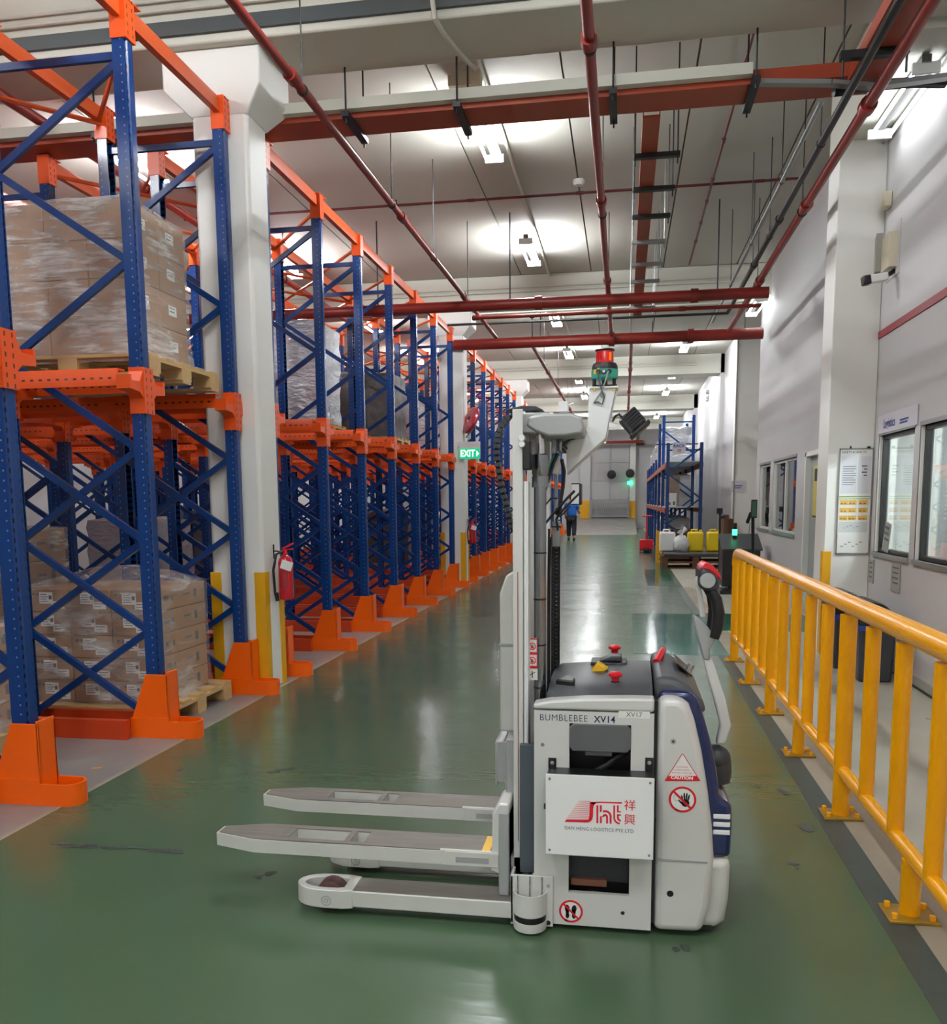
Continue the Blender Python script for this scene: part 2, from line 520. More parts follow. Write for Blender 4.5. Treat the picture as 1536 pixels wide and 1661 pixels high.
def text(name, s, size, loc, parent, m, axis='y', align='LEFT', sx=1.0, thick=0.0, shear=0.0, spacing=1.0, fit=None):
    """flat lettering standing in the plane Y = const (axis y, read from -Y) or X = const (axis x, read from -X)"""
    cu = bpy.data.curves.new(name, 'FONT'); cu.body = s; cu.size = size; cu.align_x = align; cu.align_y = 'CENTER'
    cu.shear = shear; cu.space_character = spacing; cu.offset = thick; cu.resolution_u = 3
    t = bpy.data.objects.new(name + '_tmp', cu); COL.objects.link(t)
    dg = bpy.context.evaluated_depsgraph_get()
    me = bpy.data.meshes.new_from_object(t.evaluated_get(dg))
    bpy.data.objects.remove(t); bpy.data.curves.remove(cu)
    me.materials.clear(); me.materials.append(m)
    off = WL[parent] if parent is not None else Vector((0, 0, 0))
    L = Vector(loc) - off
    if fit:
        xs = [v.co.x for v in me.vertices]; x0 = min(xs); sx = fit / (max(xs) - x0)
        for v in me.vertices: v.co.x -= x0
    for v in me.vertices:
        x, z = v.co.x * sx, v.co.y
        v.co = (L.x + x, L.y, L.z + z) if axis == 'y' else (L.x, L.y - x, L.z + z)
    return link(name, me, parent)


ORD = ['first', 'second', 'third', 'fourth', 'fifth', 'sixth', 'seventh', 'eighth', 'ninth', 'tenth', 'eleventh', 'twelfth',
       'thirteenth', 'fourteenth', 'fifteenth', 'sixteenth', 'seventeenth', 'eighteenth', 'nineteenth', 'twentieth', 'twenty-first', 'twenty-second', 'twenty-third', 'twenty-fourth', 'twenty-fifth', 'twenty-sixth', 'twenty-seventh', 'twenty-eighth']
# ================================================================== THE SETTING
SLAB = 5.5
BEAMS = [(-12.0, -11.35), (-2.75, -2.1), (6.58, 7.22), (15.9, 16.55), (25.2, 25.85), (34.5, 35.15), (43.8, 44.45)]
YB, YE = -15.0, 50.5
XL, XR = -13.0, 2.4
EDGE = 1.06                                # where the green lane meets the walkway

floor = empty('floor', (0, 0, 0), kind='structure')


def slab(name, x0, x1, y0, y1, m, z=0.0, t=0.03, parent=floor):
    return build(name, MB().box(x0, x1, y0, y1, z - t, z), m, parent)


slab('lane_paint', -2.86, EDGE, YB, 50.5, MT['lane'])
slab('rack_concrete', XL, -2.86, YB, 50.5, MT['concrete'])
slab('kerb_concrete', EDGE, 1.24, YB, 16.0, MT['kerb'])
slab('walkway_paint', 1.24, 3.4, YB, 50.5, MT['walkway'])
slab('walkway_paint', EDGE, 1.24, 16.0, 50.5, MT['walkway'])
slab('crossing_paint', 0.12, EDGE, 8.96, 12.2, MT['crossing'], 0.002, 0.002)
slab('crossing_paint', EDGE, 2.395, 10.7, 12.3, MT['crossing'], 0.002, 0.002)
slab('crossing_paint', 0.45, 0.97, 16.3, 20.2, MT['crossing'], 0.002, 0.002)
slab('lane_seam', -2.875, -2.85, YB, 41, MT['kerb'], 0.001, 0.001)
slab('lane_seam', EDGE - 0.11, EDGE + 0.005, YB, 16, MT['seam'], 0.0012, 0.001)
slab('white_line', -2.5, 0.5, 40.86, 41.0, MT['white_paint'], 0.003, 0.002)
# dark scuffs left by wheels
random.seed(11)
for k, (px, py, L, ang) in enumerate([(1268, 1283, 0.10, 1.9), (1302, 1340, 0.13, 1.8), (1288, 1403, 0.05, 1.7), (215, 1376, 0.30, 0.03), (265, 1380, 0.14, 0.02), (460, 1248, 0.12, 0.2), (445, 1253, 0.07, 0.1), (1110, 1540, 0.09, 0.5), (1228, 1276, 0.04, 0.1), (115, 1372, 0.24, 0.05), (430, 1420, 0.1, 0.7)]):
    c = atZ(px, py); mbx = MB()
    for q in range(5):
        t = (random.random() - 0.5) * L; wd = 0.008 + random.random() * 0.018; ln = L * (0.25 + random.random() * 0.3)
        cx, cy = c.x + math.cos(ang) * t, c.y + math.sin(ang) * t + (random.random() - 0.5) * 0.03
        pts = []
        for j in range(9):
            a = 2 * PI * j / 9; rx, ry = ln / 2 * math.cos(a) * (0.7 + random.random() * 0.5), wd * math.sin(a) * (0.6 + random.random() * 0.7)
            pts.append((cx + rx * math.cos(ang) - ry * math.sin(ang), cy + rx * math.sin(ang) + ry * math.cos(ang)))
        mbx.prism(pts, 'z', 0.0005 + q * 0.0002, 0.0016 + q * 0.0002)
    build('scuff_mark', mbx, MT['seam'] if k not in (0, 1, 2) else MT['dark_stripe'], floor)

build('paint_fleck', MB().obox((*atZ(157, 1246).xy, 0.001), (0.06, 0.02, 0.001), (0, 0, 0.5)), MT['yellow_flat'], floor)
build('paint_fleck', MB().obox((*atZ(293, 1250).xy, 0.001), (0.03, 0.012, 0.001), (0, 0, 0.9)), MT['ink_blue'], floor)
# ramp up to the end wall
rm = empty('floor', (0, 41, 0), kind='structure')
rm.name = 'trim_1'
build('ramp', MB().prism([(41.0, 0.002), (50.5, 0.6), (50.5, 0.002)], 'x', -2.6, 0.62), MT['concrete'], rm)

# ceiling: long slab panels laid along the aisle, cross beams, soffit over the right wall
ceil = empty('ceiling', (0, 20, SLAB), kind='structure')
spans = [(YB, BEAMS[0][0])] + [(BEAMS[i][1], BEAMS[i + 1][0]) for i in range(len(BEAMS) - 1)] + [(BEAMS[-1][1], YE)]
joints = [-13.42 + 1.22 * k - 0.61 + 0.61 for k in range(14)]
joints = [round(-1.83 + 1.22 * k, 3) for k in range(-9, 5)]
for (y0, y1) in spans:
    for x in joints:
        me_x1 = min(x + 1.22, 3.45)
        if x >= 3.4: continue
        build('slab_panel', MB().box(x + 0.009, me_x1 - 0.009, y0, y1, SLAB, SLAB + 0.028), MT['ceiling_paint'], ceil)
build('slab_backing', MB().box(XL, 3.45, YB, YE, SLAB + 0.03, SLAB + 0.2), MT['joint'], ceil)
for i, (a, b) in enumerate(BEAMS):
    build('beam', MB().box(XL, 3.4, a, b, 4.97, SLAB), MT['beam_paint'], ceil, bv=0.015)
    if i == 2: build('beam_line', MB().box(XL, 1.55, a - 0.03, a, 5.03, 5.13), MT['dark_stripe'], ceil)
    build('conduit', MB().cyl((XL, a - 0.03, 5.21), (1.9, a - 0.03, 5.21), 0.016, 8), MT['beam_paint'], ceil)
    build('conduit', MB().cyl((XL, a - 0.025, 5.28), (1.9, a - 0.025, 5.28), 0.012, 8), MT['beam_paint'], ceil)
build('soffit', MB().box(1.97, 2.4, BEAMS[2][1], 9.64, 4.9, SLAB), MT['beam_paint'], ceil)

# right wall with its openings
wr = empty('wall_right', (XR, 8, 0), kind='structure')
WT = 0.16
OPEN = [(6.2, 7.83, 1.04, 2.14), (7.99, 9.03, 1.04, 2.14), (11.43, 12.46, 0, 2.14), (13.11, 15.08, 1.04, 2.15), (15.39, 16.53, 1.04, 2.15)]


def wall_piece(y0, y1, z0, z1):
    if y1 - y0 > 1e-4 and z1 - z0 > 1e-4:
        build('wall_panel', MB().box(XR, XR + WT, y0, y1, z0, z1), MT['wall_paint'], wr)


wall_piece(YB, 16.85, 2.15, SLAB)
yy = YB
for (a, b, c, d) in OPEN:
    wall_piece(yy, a, 0, 2.15)
    wall_piece(a, b, 0, c)
    wall_piece(a, b, d, 2.15)
    yy = b
wall_piece(yy, 16.85, 0, 2.15)
bs = empty('baseboard_right', (XR, 5, 0), kind='structure')
build('skirting', MB().box(XR - 0.02, XR, YB, 9.2, 0.0, 0.09), MT['plate_grey'], bs)
build('skirting', MB().box(XR - 0.014, XR, 9.66, 11.38, 0.0, 0.08), MT['plate_grey'], bs)
build('skirting_gap', MB().box(XR - 0.024, XR - 0.02, YB, 9.2, 0.0, 0.02), MT['black'], bs)
t2 = empty('trim_2', (XR, 5, 3.11), kind='structure')
build('red_line', MB().box(XR - 0.012, XR, YB, 9.2, 3.07, 3.135), mat('line_red', (150, 50, 58), 0.5), t2)
# recess, far wall
wf = empty('wall_right_far', (2.65, 30, 0), kind='structure')
build('wall_panel', MB().box(2.65, 2.8, 22.61, 34.0, 0, SLAB), MT['wall_paint'], wf)
build('wall_panel', MB().box(2.72, 2.87, 34.0, YE, 0, SLAB), MT['wall_paint'], wf)
build('wall_panel', MB().box(3.4, 3.5, 16.85, 22.7, 0, SLAB), MT['wall_paint'], wf)
build('wall_panel', MB().box(2.4, 3.4, 16.85, 16.95, 0, SLAB), MT['wall_paint'], wf)
build('wall_pier', MB().box(2.55, 2.66, 25.2, 25.85, 0, SLAB), MT['wall_paint'], wf)
build('wall_pier', MB().box(2.55, 2.72, 34.5, 35.15, 0, SLAB), MT['wall_paint'], wf)
build('down_pipe', MB().cyl((2.60, 21.98, 0), (2.60, 21.98, 5.4), 0.02, 8), MT['plate_grey'], wf)
we = empty('wall_end', (0, YE, 0), kind='structure')
build('wall_panel', MB().box(XL, 3.4, YE, YE + 0.15, 0, SLAB), MT['wall_paint'], we)
wl = empty('wall_left', (XL, 20, 0), kind='structure')
build('wall_panel', MB().box(XL - 0.15, XL, YB, YE, 0, SLAB), MT['wall_paint'], wl)
wb = empty('wall_back', (0, YB, 0), kind='structure')
build('wall_panel', MB().box(XL, 3.4, YB - 0.15, YB, 0, SLAB), MT['wall_paint'], wb)

# columns with flared capitals and yellow corner guards
COLS = []


def column(yn, x0=-3.36, x1=-2.9, dy=0.38, name='column', extra=True):
    c = empty(name, ((x0 + x1) / 2, yn + dy / 2, 0), kind='structure')
    ch = 0.025
    p = [(x0 + ch, yn), (x1 - ch, yn), (x1, yn + ch), (x1, yn + dy - ch), (x1 - ch, yn + dy), (x0 + ch, yn + dy), (x0, yn + dy - ch), (x0, yn + ch)]
    build('shaft', MB().prism(p, 'z', 0, 4.6), MT['column_paint'], c, bv=0.01)
    b = MB(); a0, a1, f = x0 - 0.17, x1 + 0.16, 0.11
    za, zb, zc = 4.53, 4.70, 4.97
    lo = [(x0, yn), (x1, yn), (x1, yn + dy), (x0, yn + dy)]
    hi = [(a0, yn - f), (a1, yn - f), (a1, yn + dy + f), (a0, yn + dy + f)]
    vs = [(*q, za) for q in lo] + [(*q, zb) for q in hi] + [(*q, zc) for q in hi]
    b.add(vs, [(3, 2, 1, 0), (8, 9, 10, 11)] + [(r * 4 + i, r * 4 + (i + 1) % 4, r * 4 + 4 + (i + 1) % 4, r * 4 + 4 + i) for r in (0, 1) for i in range(4)])
    build('capital', b, MT['column_paint'], c, bv=0.012)
    for (gx, gy, sx, sy) in ((x1, yn, -1, 1), (x1, yn + dy, -1, -1), (x0, yn, 1, 1)):
        g = MB(); t = 0.008; L = 0.085
        g.box(min(gx + t * -sx, gx + sx * L), max(gx + t * -sx, gx + sx * L), min(gy - sy * t, gy), max(gy - sy * t, gy), 0, 0.99)
        g.box(min(gx - sx * t, gx), max(gx - sx * t, gx), min(gy, gy + sy * L), max(gy, gy + sy * L), 0, 0.99)
        build('corner_guard', g, MT['yellow_flat'], c)
    COLS.append(c)
    return c


column(6.77)
column(16.05)
column(25.35)
column(34.7)
column(-2.6)
column(-11.9)
# right-hand column
rc = empty('column', (2.18, 9.4, 0), kind='structure')
build('shaft', MB().box(1.97, 2.4, 9.2, 9.64, 0, 4.9), MT['column_paint'], rc, bv=0.008)
g = MB().box(1.962, 2.04, 9.192, 9.2, 0, 1.03).box(1.962, 1.97, 9.2, 9.3, 0, 1.03)
build('corner_guard', g, MT['yellow_flat'], rc)
rc2 = empty('column', (3.0, 22.3, 0), kind='structure')
build('shaft', MB().box(2.62, 3.4, 22.0, 22.6, 0, SLAB), MT['column_paint'], rc2)
build('corner_guard', MB().box(2.60, 2.70, 21.985, 22.0, 0, 1.0), MT['yellow_flat'], rc2)

# end wall: big panel door, posts, yellow wall bases, railing, fans
we2 = empty('door_1', (-0.78, 50.4, 0.6), kind='structure')
for r in range(4):
    for cc in range(2):
        build('door_panel', MB().box(-1.83 + cc * 1.05 + 0.01, -0.78 + cc * 1.05 - 0.01, 50.40, 50.47, 0.6 + r * 1.02 + 0.01, 0.6 + (r + 1) * 1.02 - 0.01), MT['wall_paint'], we2)
t3 = empty('trim_3', (0.45, 50.3, 0.5), kind='structure')
build('wall_post', MB().box(0.30, 0.62, 50.2, 50.5, 0.5, 5.2), MT['white_paint'], t3)
build('wall_post_base', MB().box(0.28, 0.64, 50.15, 50.5, 0.4, 1.52), MT['yellow_flat'], t3)
build('wall_post_base', MB().box(-2.45, -1.88, 50.1, 50.5, 0.4, 1.55), MT['yellow_flat'], t3)
build('wall_post', MB().box(-2.45, -1.88, 50.2, 50.5, 0.5, 5.2), MT['wall_paint'], t3)

# ------------------------------------------------------------------ windows and door of the right wall
def window(n, y0, y1, z0, z1, panes, gm):
    o = empty(f'window_{n}', (XR, (y0 + y1) / 2, z0), kind='structure')
    fr = MB(); t = 0.035
    fr.box(XR + 0.03, XR + 0.09, y0, y0 + t, z0, z1).box(XR + 0.03, XR + 0.09, y1 - t, y1, z0, z1)
    fr.box(XR + 0.03, XR + 0.09, y0, y1, z1 - t, z1).box(XR + 0.03, XR + 0.09, y0, y1, z0, z0 + t)
    for k in range(1, panes):
        yc = y0 + (y1 - y0) * k / panes
        fr.box(XR + 0.02, XR + 0.1, yc - 0.03, yc + 0.03, z0, z1)
    build('window_frame', fr, MT['black'] if n < 3 else MT['white_paint'], o)
    build('reveal', MB().box(XR, XR + WT, y1 - 0.004, y1 + 0.02, z0, z1), MT['white_paint'], o)
    build('window_sill', MB().box(XR - 0.025, XR + 0.03, y0 - 0.02, y1 + 0.02, z0 - 0.04, z0), MT['alu'], o)
    build('window_head', MB().box(XR - 0.008, XR + 0.03, y0 - 0.02, y1 + 0.02, z1, z1 + 0.035), MT['alu'], o)
    for k in range(panes):
        a = y0 + (y1 - y0) * k / panes; b = y0 + (y1 - y0) * (k + 1) / panes
        build('pane', MB().box(XR + 0.055, XR + 0.06, a + 0.03, b - 0.03, z0 + 0.03, z1 - 0.03), gm, o)
    return o


window(1, 6.2, 7.83, 1.04, 2.14, 1, MT['glass'])
window(2, 7.99, 9.03, 1.04, 2.14, 1, MT['glass'])
window(3, 13.11, 15.08, 1.04, 2.15, 2, MT['glass_dark'])
window(4, 15.39, 16.53, 1.04, 2.15, 1, MT['glass_dark'])
dr = empty('door_2', (XR, 11.9, 0), kind='structure')
build('door_frame', MB().box(XR - 0.012, XR + 0.1, 11.40, 11.47, 0, 2.17).box(XR - 0.012, XR + 0.1, 12.42, 12.49, 0, 2.17).box(XR - 0.012, XR + 0.1, 11.40, 12.49, 2.11, 2.17), MT['white_paint'], dr)
dl = build('door_leaf', MB().box(XR + 0.06, XR + 0.1, 11.47, 12.42, 0.01, 2.11), MT['door_grey'], dr)
build('door_knob', MB().ball((XR + 0.03, 11.58, 1.0), 0.03), MT['alu'], dl)

# the offices behind the glass
build('wall_panel', MB().box(5.2, 5.3, 5.0, 10.6, 0, 2.8), MT['white_paint'], empty('wall_office_back', (5.2, 8, 0), kind='structure'))
build('wall_panel', MB().box(2.56, 5.3, 10.5, 10.6, 0, 2.8), MT['white_paint'], empty('wall_office_far', (4, 10.5, 0), kind='structure'))
build('wall_panel', MB().box(2.56, 5.3, 5.0, 5.1, 0, 2.8), MT['white_paint'], empty('wall_office_near', (4, 5, 0), kind='structure'))
of = empty('ceiling_office', (4.0, 10, 2.8), kind='structure')
build('office_ceiling', MB().box(2.56, 5.3, 5.0, 10.6, 2.75, 2.85), MT['white_paint'], of)
build('office_floor', MB().box(2.56, 5.3, 5.0, 16.84, -0.02, 0.0), MT['concrete'], empty('floor_office', (4, 10, 0), kind='structure'))
build('wall_panel', MB().box(5.2, 5.3, 10.6, 16.84, 0, 2.8), MT['charcoal'], empty('wall_backroom', (5.2, 14, 0), kind='structure'))
build('office_ceiling', MB().box(2.56, 5.3, 10.6, 16.84, 2.75, 2.85), MT['white_paint'], of)
build('wall_panel', MB().box(2.56, 5.3, 16.75, 16.84, 0, 2.8), MT['wall_paint'], empty('wall_backroom_far', (4, 16.8, 0), kind='structure'))

# ================================================================== CEILING SERVICES
def fixture_proto():
    r = empty('ceiling_light', (0, 0, 0), 'x', 'light')
    build('batten', MB().prism([(-0.035, 0.02), (0.035, 0.02), (0.035, 0.085), (-0.035, 0.085)], 'y', -0.63, 0.63), MT['reflector'], r)
    for sx in (-0.08, 0.08):
        build('tube', MB().cyl((sx, -0.6, -0.03), (sx, 0.6, -0.03), 0.015, 8), MT['tube'], r)
    for sy in (-0.615, 0.615):
        build('lamp_holder', MB().box(-0.1, 0.1, sy - 0.015, sy + 0.015, -0.05, 0.03), MT['batten'], r)
    return r


FX = fixture_proto()
DIMS = {k: MB().cyl((s, -0.6, -0.03), (s, 0.6, -0.03), 0.015, 8).mesh('tube', MT['tube_dim']) for k, s in (('-', -0.08), ('+', 0.08))}
used = [False]


def fixture(x, y, z, label, rot=0.0):
    if not used[0]:
        used[0] = True; o = FX; o.location = (x, y, z); o['label'] = label
    else:
        o = copy_tree(FX, (x, y, z), label)
    o.rotation_euler = (0, 0, rot); o['group'] = 'twin-tube ceiling lights'
    return o


rows_y = [-13.5, -9.2, -4.7, 0.15, 4.5, 9.45, 13.8, 18.75, 23.1, 28.05, 32.4, 37.3, 41.6, 47.2]  # entries behind the camera are unseen fixtures added to light camera-facing sides
for i, y in enumerate(rows_y):
    if i < 5: lab = f'unseen twin-tube ceiling light over the aisle behind the camera, {ORD[i]} from the back wall'
    else: lab = f'twin-tube ceiling light over the green aisle, {ORD[i-5]} in its row from the front'
    fixture(-1.45, y, 5.30, lab)
for i, y in enumerate(rows_y):
    fixture(-5.4, y, 5.30, f'twin-tube ceiling light above the blue racks, {ORD[i]} of the row nearest the aisle')
for i, y in enumerate([0.15, 9.45, 18.75, 28.05, 37.3]):
    fixture(-9.6, y, 5.30, f'twin-tube ceiling light far back above the blue racks, {ORD[i]} in its row')
for i, (x, y, z) in enumerate([(2.22, 8.2, 4.80), (2.2, 16.2, 4.85), (1.45, 23.1, 5.36), (1.42, 28.05, 5.36), (1.42, 32.4, 5.36), (1.42, 41.6, 5.36)]):
    fo_ = fixture(x, y, z, f'twin-tube light along the right-hand wall, {ORD[i]} from the camera end')
    if i < 2:
        for k_ in fo_.children:
            if k_.name.startswith('tube'):
                k_.data = DIMS['-' if k_.data.vertices[0].co.x < 0 else '+']
for i, y in enumerate([-13.5, -9.2, -4.7, 0.15]):  # extra unseen row, added as fill light from behind the camera
    fixture(0.95, y, 5.30, f'added unseen twin-tube light behind the camera, railing side, {ORD[i]} from the back wall')
# office lamp
of_l = fixture(3.5, 7.9, 2.64, 'twin-tube light inside the lit office behind the near windows')
fixture(4.5, 6.4, 2.64, 'second twin-tube light added deeper inside the lit office')  # extra lamp added to make the room behind the glass brighter

t = empty('light_conduit', (-1.32, 9, 5.46), 'thin grey conduit running along the row of aisle lights', 'conduit')
for (a, b) in spans:
    build('conduit_run', MB().cyl((-1.33, a, 5.465), (-1.33, b, 5.465), 0.02, 8), MT['beam_paint'], t)
t = empty('ceiling_cable', (-1.25, 6.6, 5.0), 'pale cable draped over the near beam towards the first ceiling light', 'cable')
pts = [(-1.38, 6.5, 5.45), (-1.38, 6.52, 5.1), (-1.37, 6.56, 4.97), (-1.34, 6.7, 4.94), (-1.28, 6.95, 4.93), (-1.22, 7.2, 4.93), (-1.2, 7.3, 4.95)]
build('cable', MB().tube(pts, 0.018, 8), MT['beam_paint'], t)
t = empty('junction_box', (-1.5, 8.55, 5.4), 'yellowed electrical box at the end of the first aisle light', 'box')
build('box_body', MB().box(-1.66, -1.42, 8.5, 8.62, 5.38, 5.48).box(-1.42, -1.34, 8.4, 8.55, 5.36, 5.47), MT['beige'], t, bv=0.006)
t = empty('smoke_detector', (-0.6, 11.5, 5.45), 'round white smoke detector beside the middle red pipe', 'detector')
build('detector_base', MB().lathe([(0.075, 0.05), (0.075, 0.015), (0.055, -0.01), (0.0, -0.012)], (-0.6, 11.5, 5.45)), MT['batten'], t)


def rods(mb, pts, z0, z1, r=0.008):
    for (x, y) in pts: mb.cyl((x, y, z0), (x, y, z1), r, 6)


def couplings(mb, x, ys, z, r):
    for y in ys: mb.cyl((x, y - 0.05, z), (x, y + 0.05, z), r, 12)


def pipe_y(name, x, y0, y1, z, r, label, m, coup=(), rodys=(), ztop=SLAB, x1=None):
    x1 = x if x1 is None else x1
    o = empty(name, (x, (y0 + y1) / 2, z), label, 'pipe')
    build('pipe_run', MB().cyl((x, y0, z), (x1, y1, z), r, 14), MT[m], o)
    fx = lambda y: x + (x1 - x) * (y - y0) / (y1 - y0)
    for y in coup:
        build('coupling', MB().cyl((fx(y), y - 0.05, z), (fx(y), y + 0.05, z), r * 1.45, 12), MT[m], o)
    for y in rodys:
        ph = MB().cyl((fx(y) + 0.0, y, z + r), (fx(y), y, ztop), 0.006, 6)
        ph.lathe([(r * 1.2, -0.015), (r * 1.25, 0), (r * 1.2, 0.015)], (fx(y), y, z), 'y', 12)
        build('hanger_rod', ph, MT['dark_metal'], o)
    return o


pipe_y('sprinkler_pipe', -2.24, YB, 15.6, 4.4, 0.032, 'red sprinkler pipe running along the aisle just right of the racks', 'red_pipe', (6.0, 9.0, 12.5), (3.0, 6.2, 8.6, 10.5, 12.8))
pipe_y('sprinkler_pipe', -0.25, YB, 15.8, 4.4, 0.036, 'red sprinkler pipe running along the middle of the ceiling', 'red_pipe', (5.9, 8.9, 12.0), (3.0, 6.0, 9.3, 12.8))
pipe_y('sprinkler_pipe', 1.72, YB, 15.8, 4.4, 0.042, 'thick red sprinkler pipe along the right wall', 'red_pipe', (7.2, 9.4, 12.4), (9.6, 12.6))
pipe_y('sprinkler_pipe', -5.0, YB, 15.8, 4.84, 0.045, 'red sprinkler pipe above the left racks', 'red_pipe', (6.0, 9.0, 12.0), (3.0, 6.2, 9.3, 12.8))
pipe_y('sprinkler_pipe', 1.02, YB, 15.5, 5.43, 0.016, 'thin dark red pipe clipped under the ceiling slab right of the orange tray', 'thin_red', (7.7, 8.1, 9.2, 10.4, 11.6, 12.4, 13.3, 14.2), ())
pipe_y('black_pipe', 1.56, YB, 14.6, 4.45, 0.03, 'black pipe running beside the thick red pipe along the right wall', 'black_pipe', (10.0, 11.8), (5.2, 8.0, 10.6, 11.9))
pipe_y('grey_conduit', 1.42, 7.3, 15.6, 4.5, 0.018, 'pale grey conduit running beside the black pipe', 'galv', (), (9.0, 11.0, 13.0))
pipe_y('sprinkler_pipe', -1.7, 16.15, 31.5, 4.4, 0.035, 'red sprinkler pipe running down the far aisle, left of two', 'red_pipe', (20.0, 24.0, 28.0), (19.0, 23.0, 27.0))
pipe_y('sprinkler_pipe', 0.1, 16.15, 34.0, 4.4, 0.035, 'red sprinkler pipe running down the far aisle, right of two', 'red_pipe', (20.0, 24.0, 28.0), (19.0, 23.0, 27.0))


def pipe_x(name, y, x0, x1, z, r, label, m, coup=(), rodx=()):
    o = empty(name, ((x0 + x1) / 2, y, z), label, 'pipe')
    build('pipe_run', MB().cyl((x0, y, z), (x1, y, z), r, 14), MT[m], o)
    for x in coup:
        build('coupling', MB().cyl((x - 0.05, y, z), (x + 0.05, y, z), r * 1.3, 12), MT[m], o)
    for x in rodx:
        build('hanger_rod', MB().cyl((x, y, z + r * 0.8), (x, y, SLAB), 0.01, 6), MT['dark_metal'], o)
    return o


pipe_x('main_pipe', 12.55, -9.0, 1.86, 4.28, 0.074, 'nearer of the two thick red mains crossing the ceiling', 'red_pipe', (-1.2, 0.9), (-3.5, -1.6, 1.2))
mp_ = pipe_x('main_pipe', 16.0, -3.1, 2.30, 4.36, 0.095, 'farther thick red main crossing the ceiling behind the warning beacon', 'red_pipe', (-0.25, 1.1), (-1.5, 0.45, 2.0))
rg_ = atY(863, 510, 15.88)
build('hanger_ring', MB().tube([(rg_.x + 0.06 * math.cos(2 * PI * k / 14), 15.88, rg_.z + 0.06 * math.sin(2 * PI * k / 14)) for k in range(14)], 0.014, 6, closed=True).cyl((rg_.x, 15.9, 4.43), (rg_.x, 15.88, rg_.z - 0.06), 0.01, 6), MT['black_pipe'], mp_)
pipe_x('branch_pipe', 13.5, -2.3, 1.9, 4.31, 0.028, 'thin red pipe crossing just behind the nearer red main', 'red_pipe', (-2.24, -0.25, 0.8), ())
pipe_x('branch_pipe', 11.75, -6.0, 2.1, 5.43, 0.016, 'thin dark red pipe crossing under the ceiling slab', 'thin_red', (-2.0, -0.6, 0.5, 1.6), (-3.0, 1.9))
pipe_x('branch_pipe', 49.6, -3.0, 1.0, 4.75, 0.08, 'dark red pipe crossing above the far end door', 'red_pipe', (), (-2.2, 0.4))
pipe_x('black_cross_pipe', 14.6, -2.9, 1.56, 4.44, 0.02, 'thin black pipe crossing between the two red mains', 'black_pipe', (), ())
pipe_x('white_conduit', 15.2, -2.6, 1.9, 4.72, 0.018, 'thin white conduit crossing in front of the second ceiling beam', 'beam_paint', (), ())

# cable trays, painted red-orange underneath
o = empty('cable_tray', (-1, 7.4, 4.62), 'red-orange cable tray crossing the ceiling above the forklift', 'cable tray')
build('tray_body', MB().box(-9.0, 1.80, 7.24, 7.58, 4.58, 4.60).box(-9.0, 1.80, 7.24, 7.255, 4.6, 4.68).box(-9.0, 1.8, 7.565, 7.58, 4.6, 4.68), MT['tray_red'], o)
build('white_trunking', MB().box(-9.0, 0.9, 7.16, 7.235, 4.62, 4.70), MT['beam_paint'], o)
for x in (-8.0, -6.2, -4.4, -2.22, -1.32, -0.12, 0.92):
    build('trapeze_hanger', MB().box(x - 0.03, x + 0.03, 7.1, 7.66, 4.54, 4.58).cyl((x, 7.13, 4.5), (x, 7.13, SLAB), 0.008, 6).cyl((x, 7.63, 4.5), (x, 7.63, SLAB), 0.008, 6), MT['dark_metal'], o)
o.location.z += 0.055
o = empty('cable_tray', (0.18, 11.5, 4.62), 'red-orange cable tray branching off along the aisle', 'cable tray')
build('tray_body', MB().box(0.11, 0.25, 7.6, 15.5, 4.60, 4.62).box(0.11, 0.12, 7.6, 15.5, 4.62, 4.67).box(0.24, 0.25, 7.6, 15.5, 4.62, 4.67), MT['tray_red'], o)
for k, y in enumerate((8.35, 9.2, 10.05, 11.0, 12.0, 12.9, 13.8, 14.6, 15.3)):
    build('trapeze_hanger', MB().box(0.05, 0.45, y - 0.03, y + 0.03, 4.56, 4.60).cyl((0.06, y, 4.5), (0.06, y, SLAB), 0.007, 6).cyl((0.43, y, 4.5), (0.43, y, SLAB), 0.007, 6), MT['galv'] if k > 2 else MT['dark_metal'], o)
o = empty('cable_tray', (1.7, 4.0, 4.62), 'red-orange cable tray along the right wall towards the camera', 'cable tray')
build('tray_body', MB().box(1.58, 1.80, YB, 7.23, 4.58, 4.60).box(1.58, 1.595, YB, 7.23, 4.6, 4.68).box(1.785, 1.8, YB, 7.23, 4.6, 4.68), MT['tray_red'], o)
for y in (1.0, 3.0, 5.0, 6.75):
    build('trapeze_hanger', MB().box(1.42, 1.86, y - 0.03, y + 0.03, 4.53, 4.58).cyl((1.44, y, 4.42), (1.44, y, 4.95), 0.008, 6).cyl((1.85, y, 4.42), (1.85, y, 4.9), 0.008, 6), MT['dark_metal'], o)
o = empty('bent_tray', (1.8, 7.2, 4.66), 'loose galvanised trunking bending towards the right wall', 'cable tray')
build('trunking', MB().bar((0.9, 7.18, 4.62), (1.45, 7.16, 4.56), 0.07, 0.03).bar((1.45, 7.16, 4.56), (1.75, 7.2, 4.53), 0.07, 0.03).bar((1.75, 7.2, 4.53), (2.35, 7.45, 4.66), 0.09, 0.03), MT['galv'], o)
build('cable_bundle', MB().tube([(1.5, 7.3, 4.56), (1.8, 7.35, 4.6), (2.1, 7.5, 4.66), (2.36, 7.6, 4.68)], 0.04, 8), MT['black'], o)
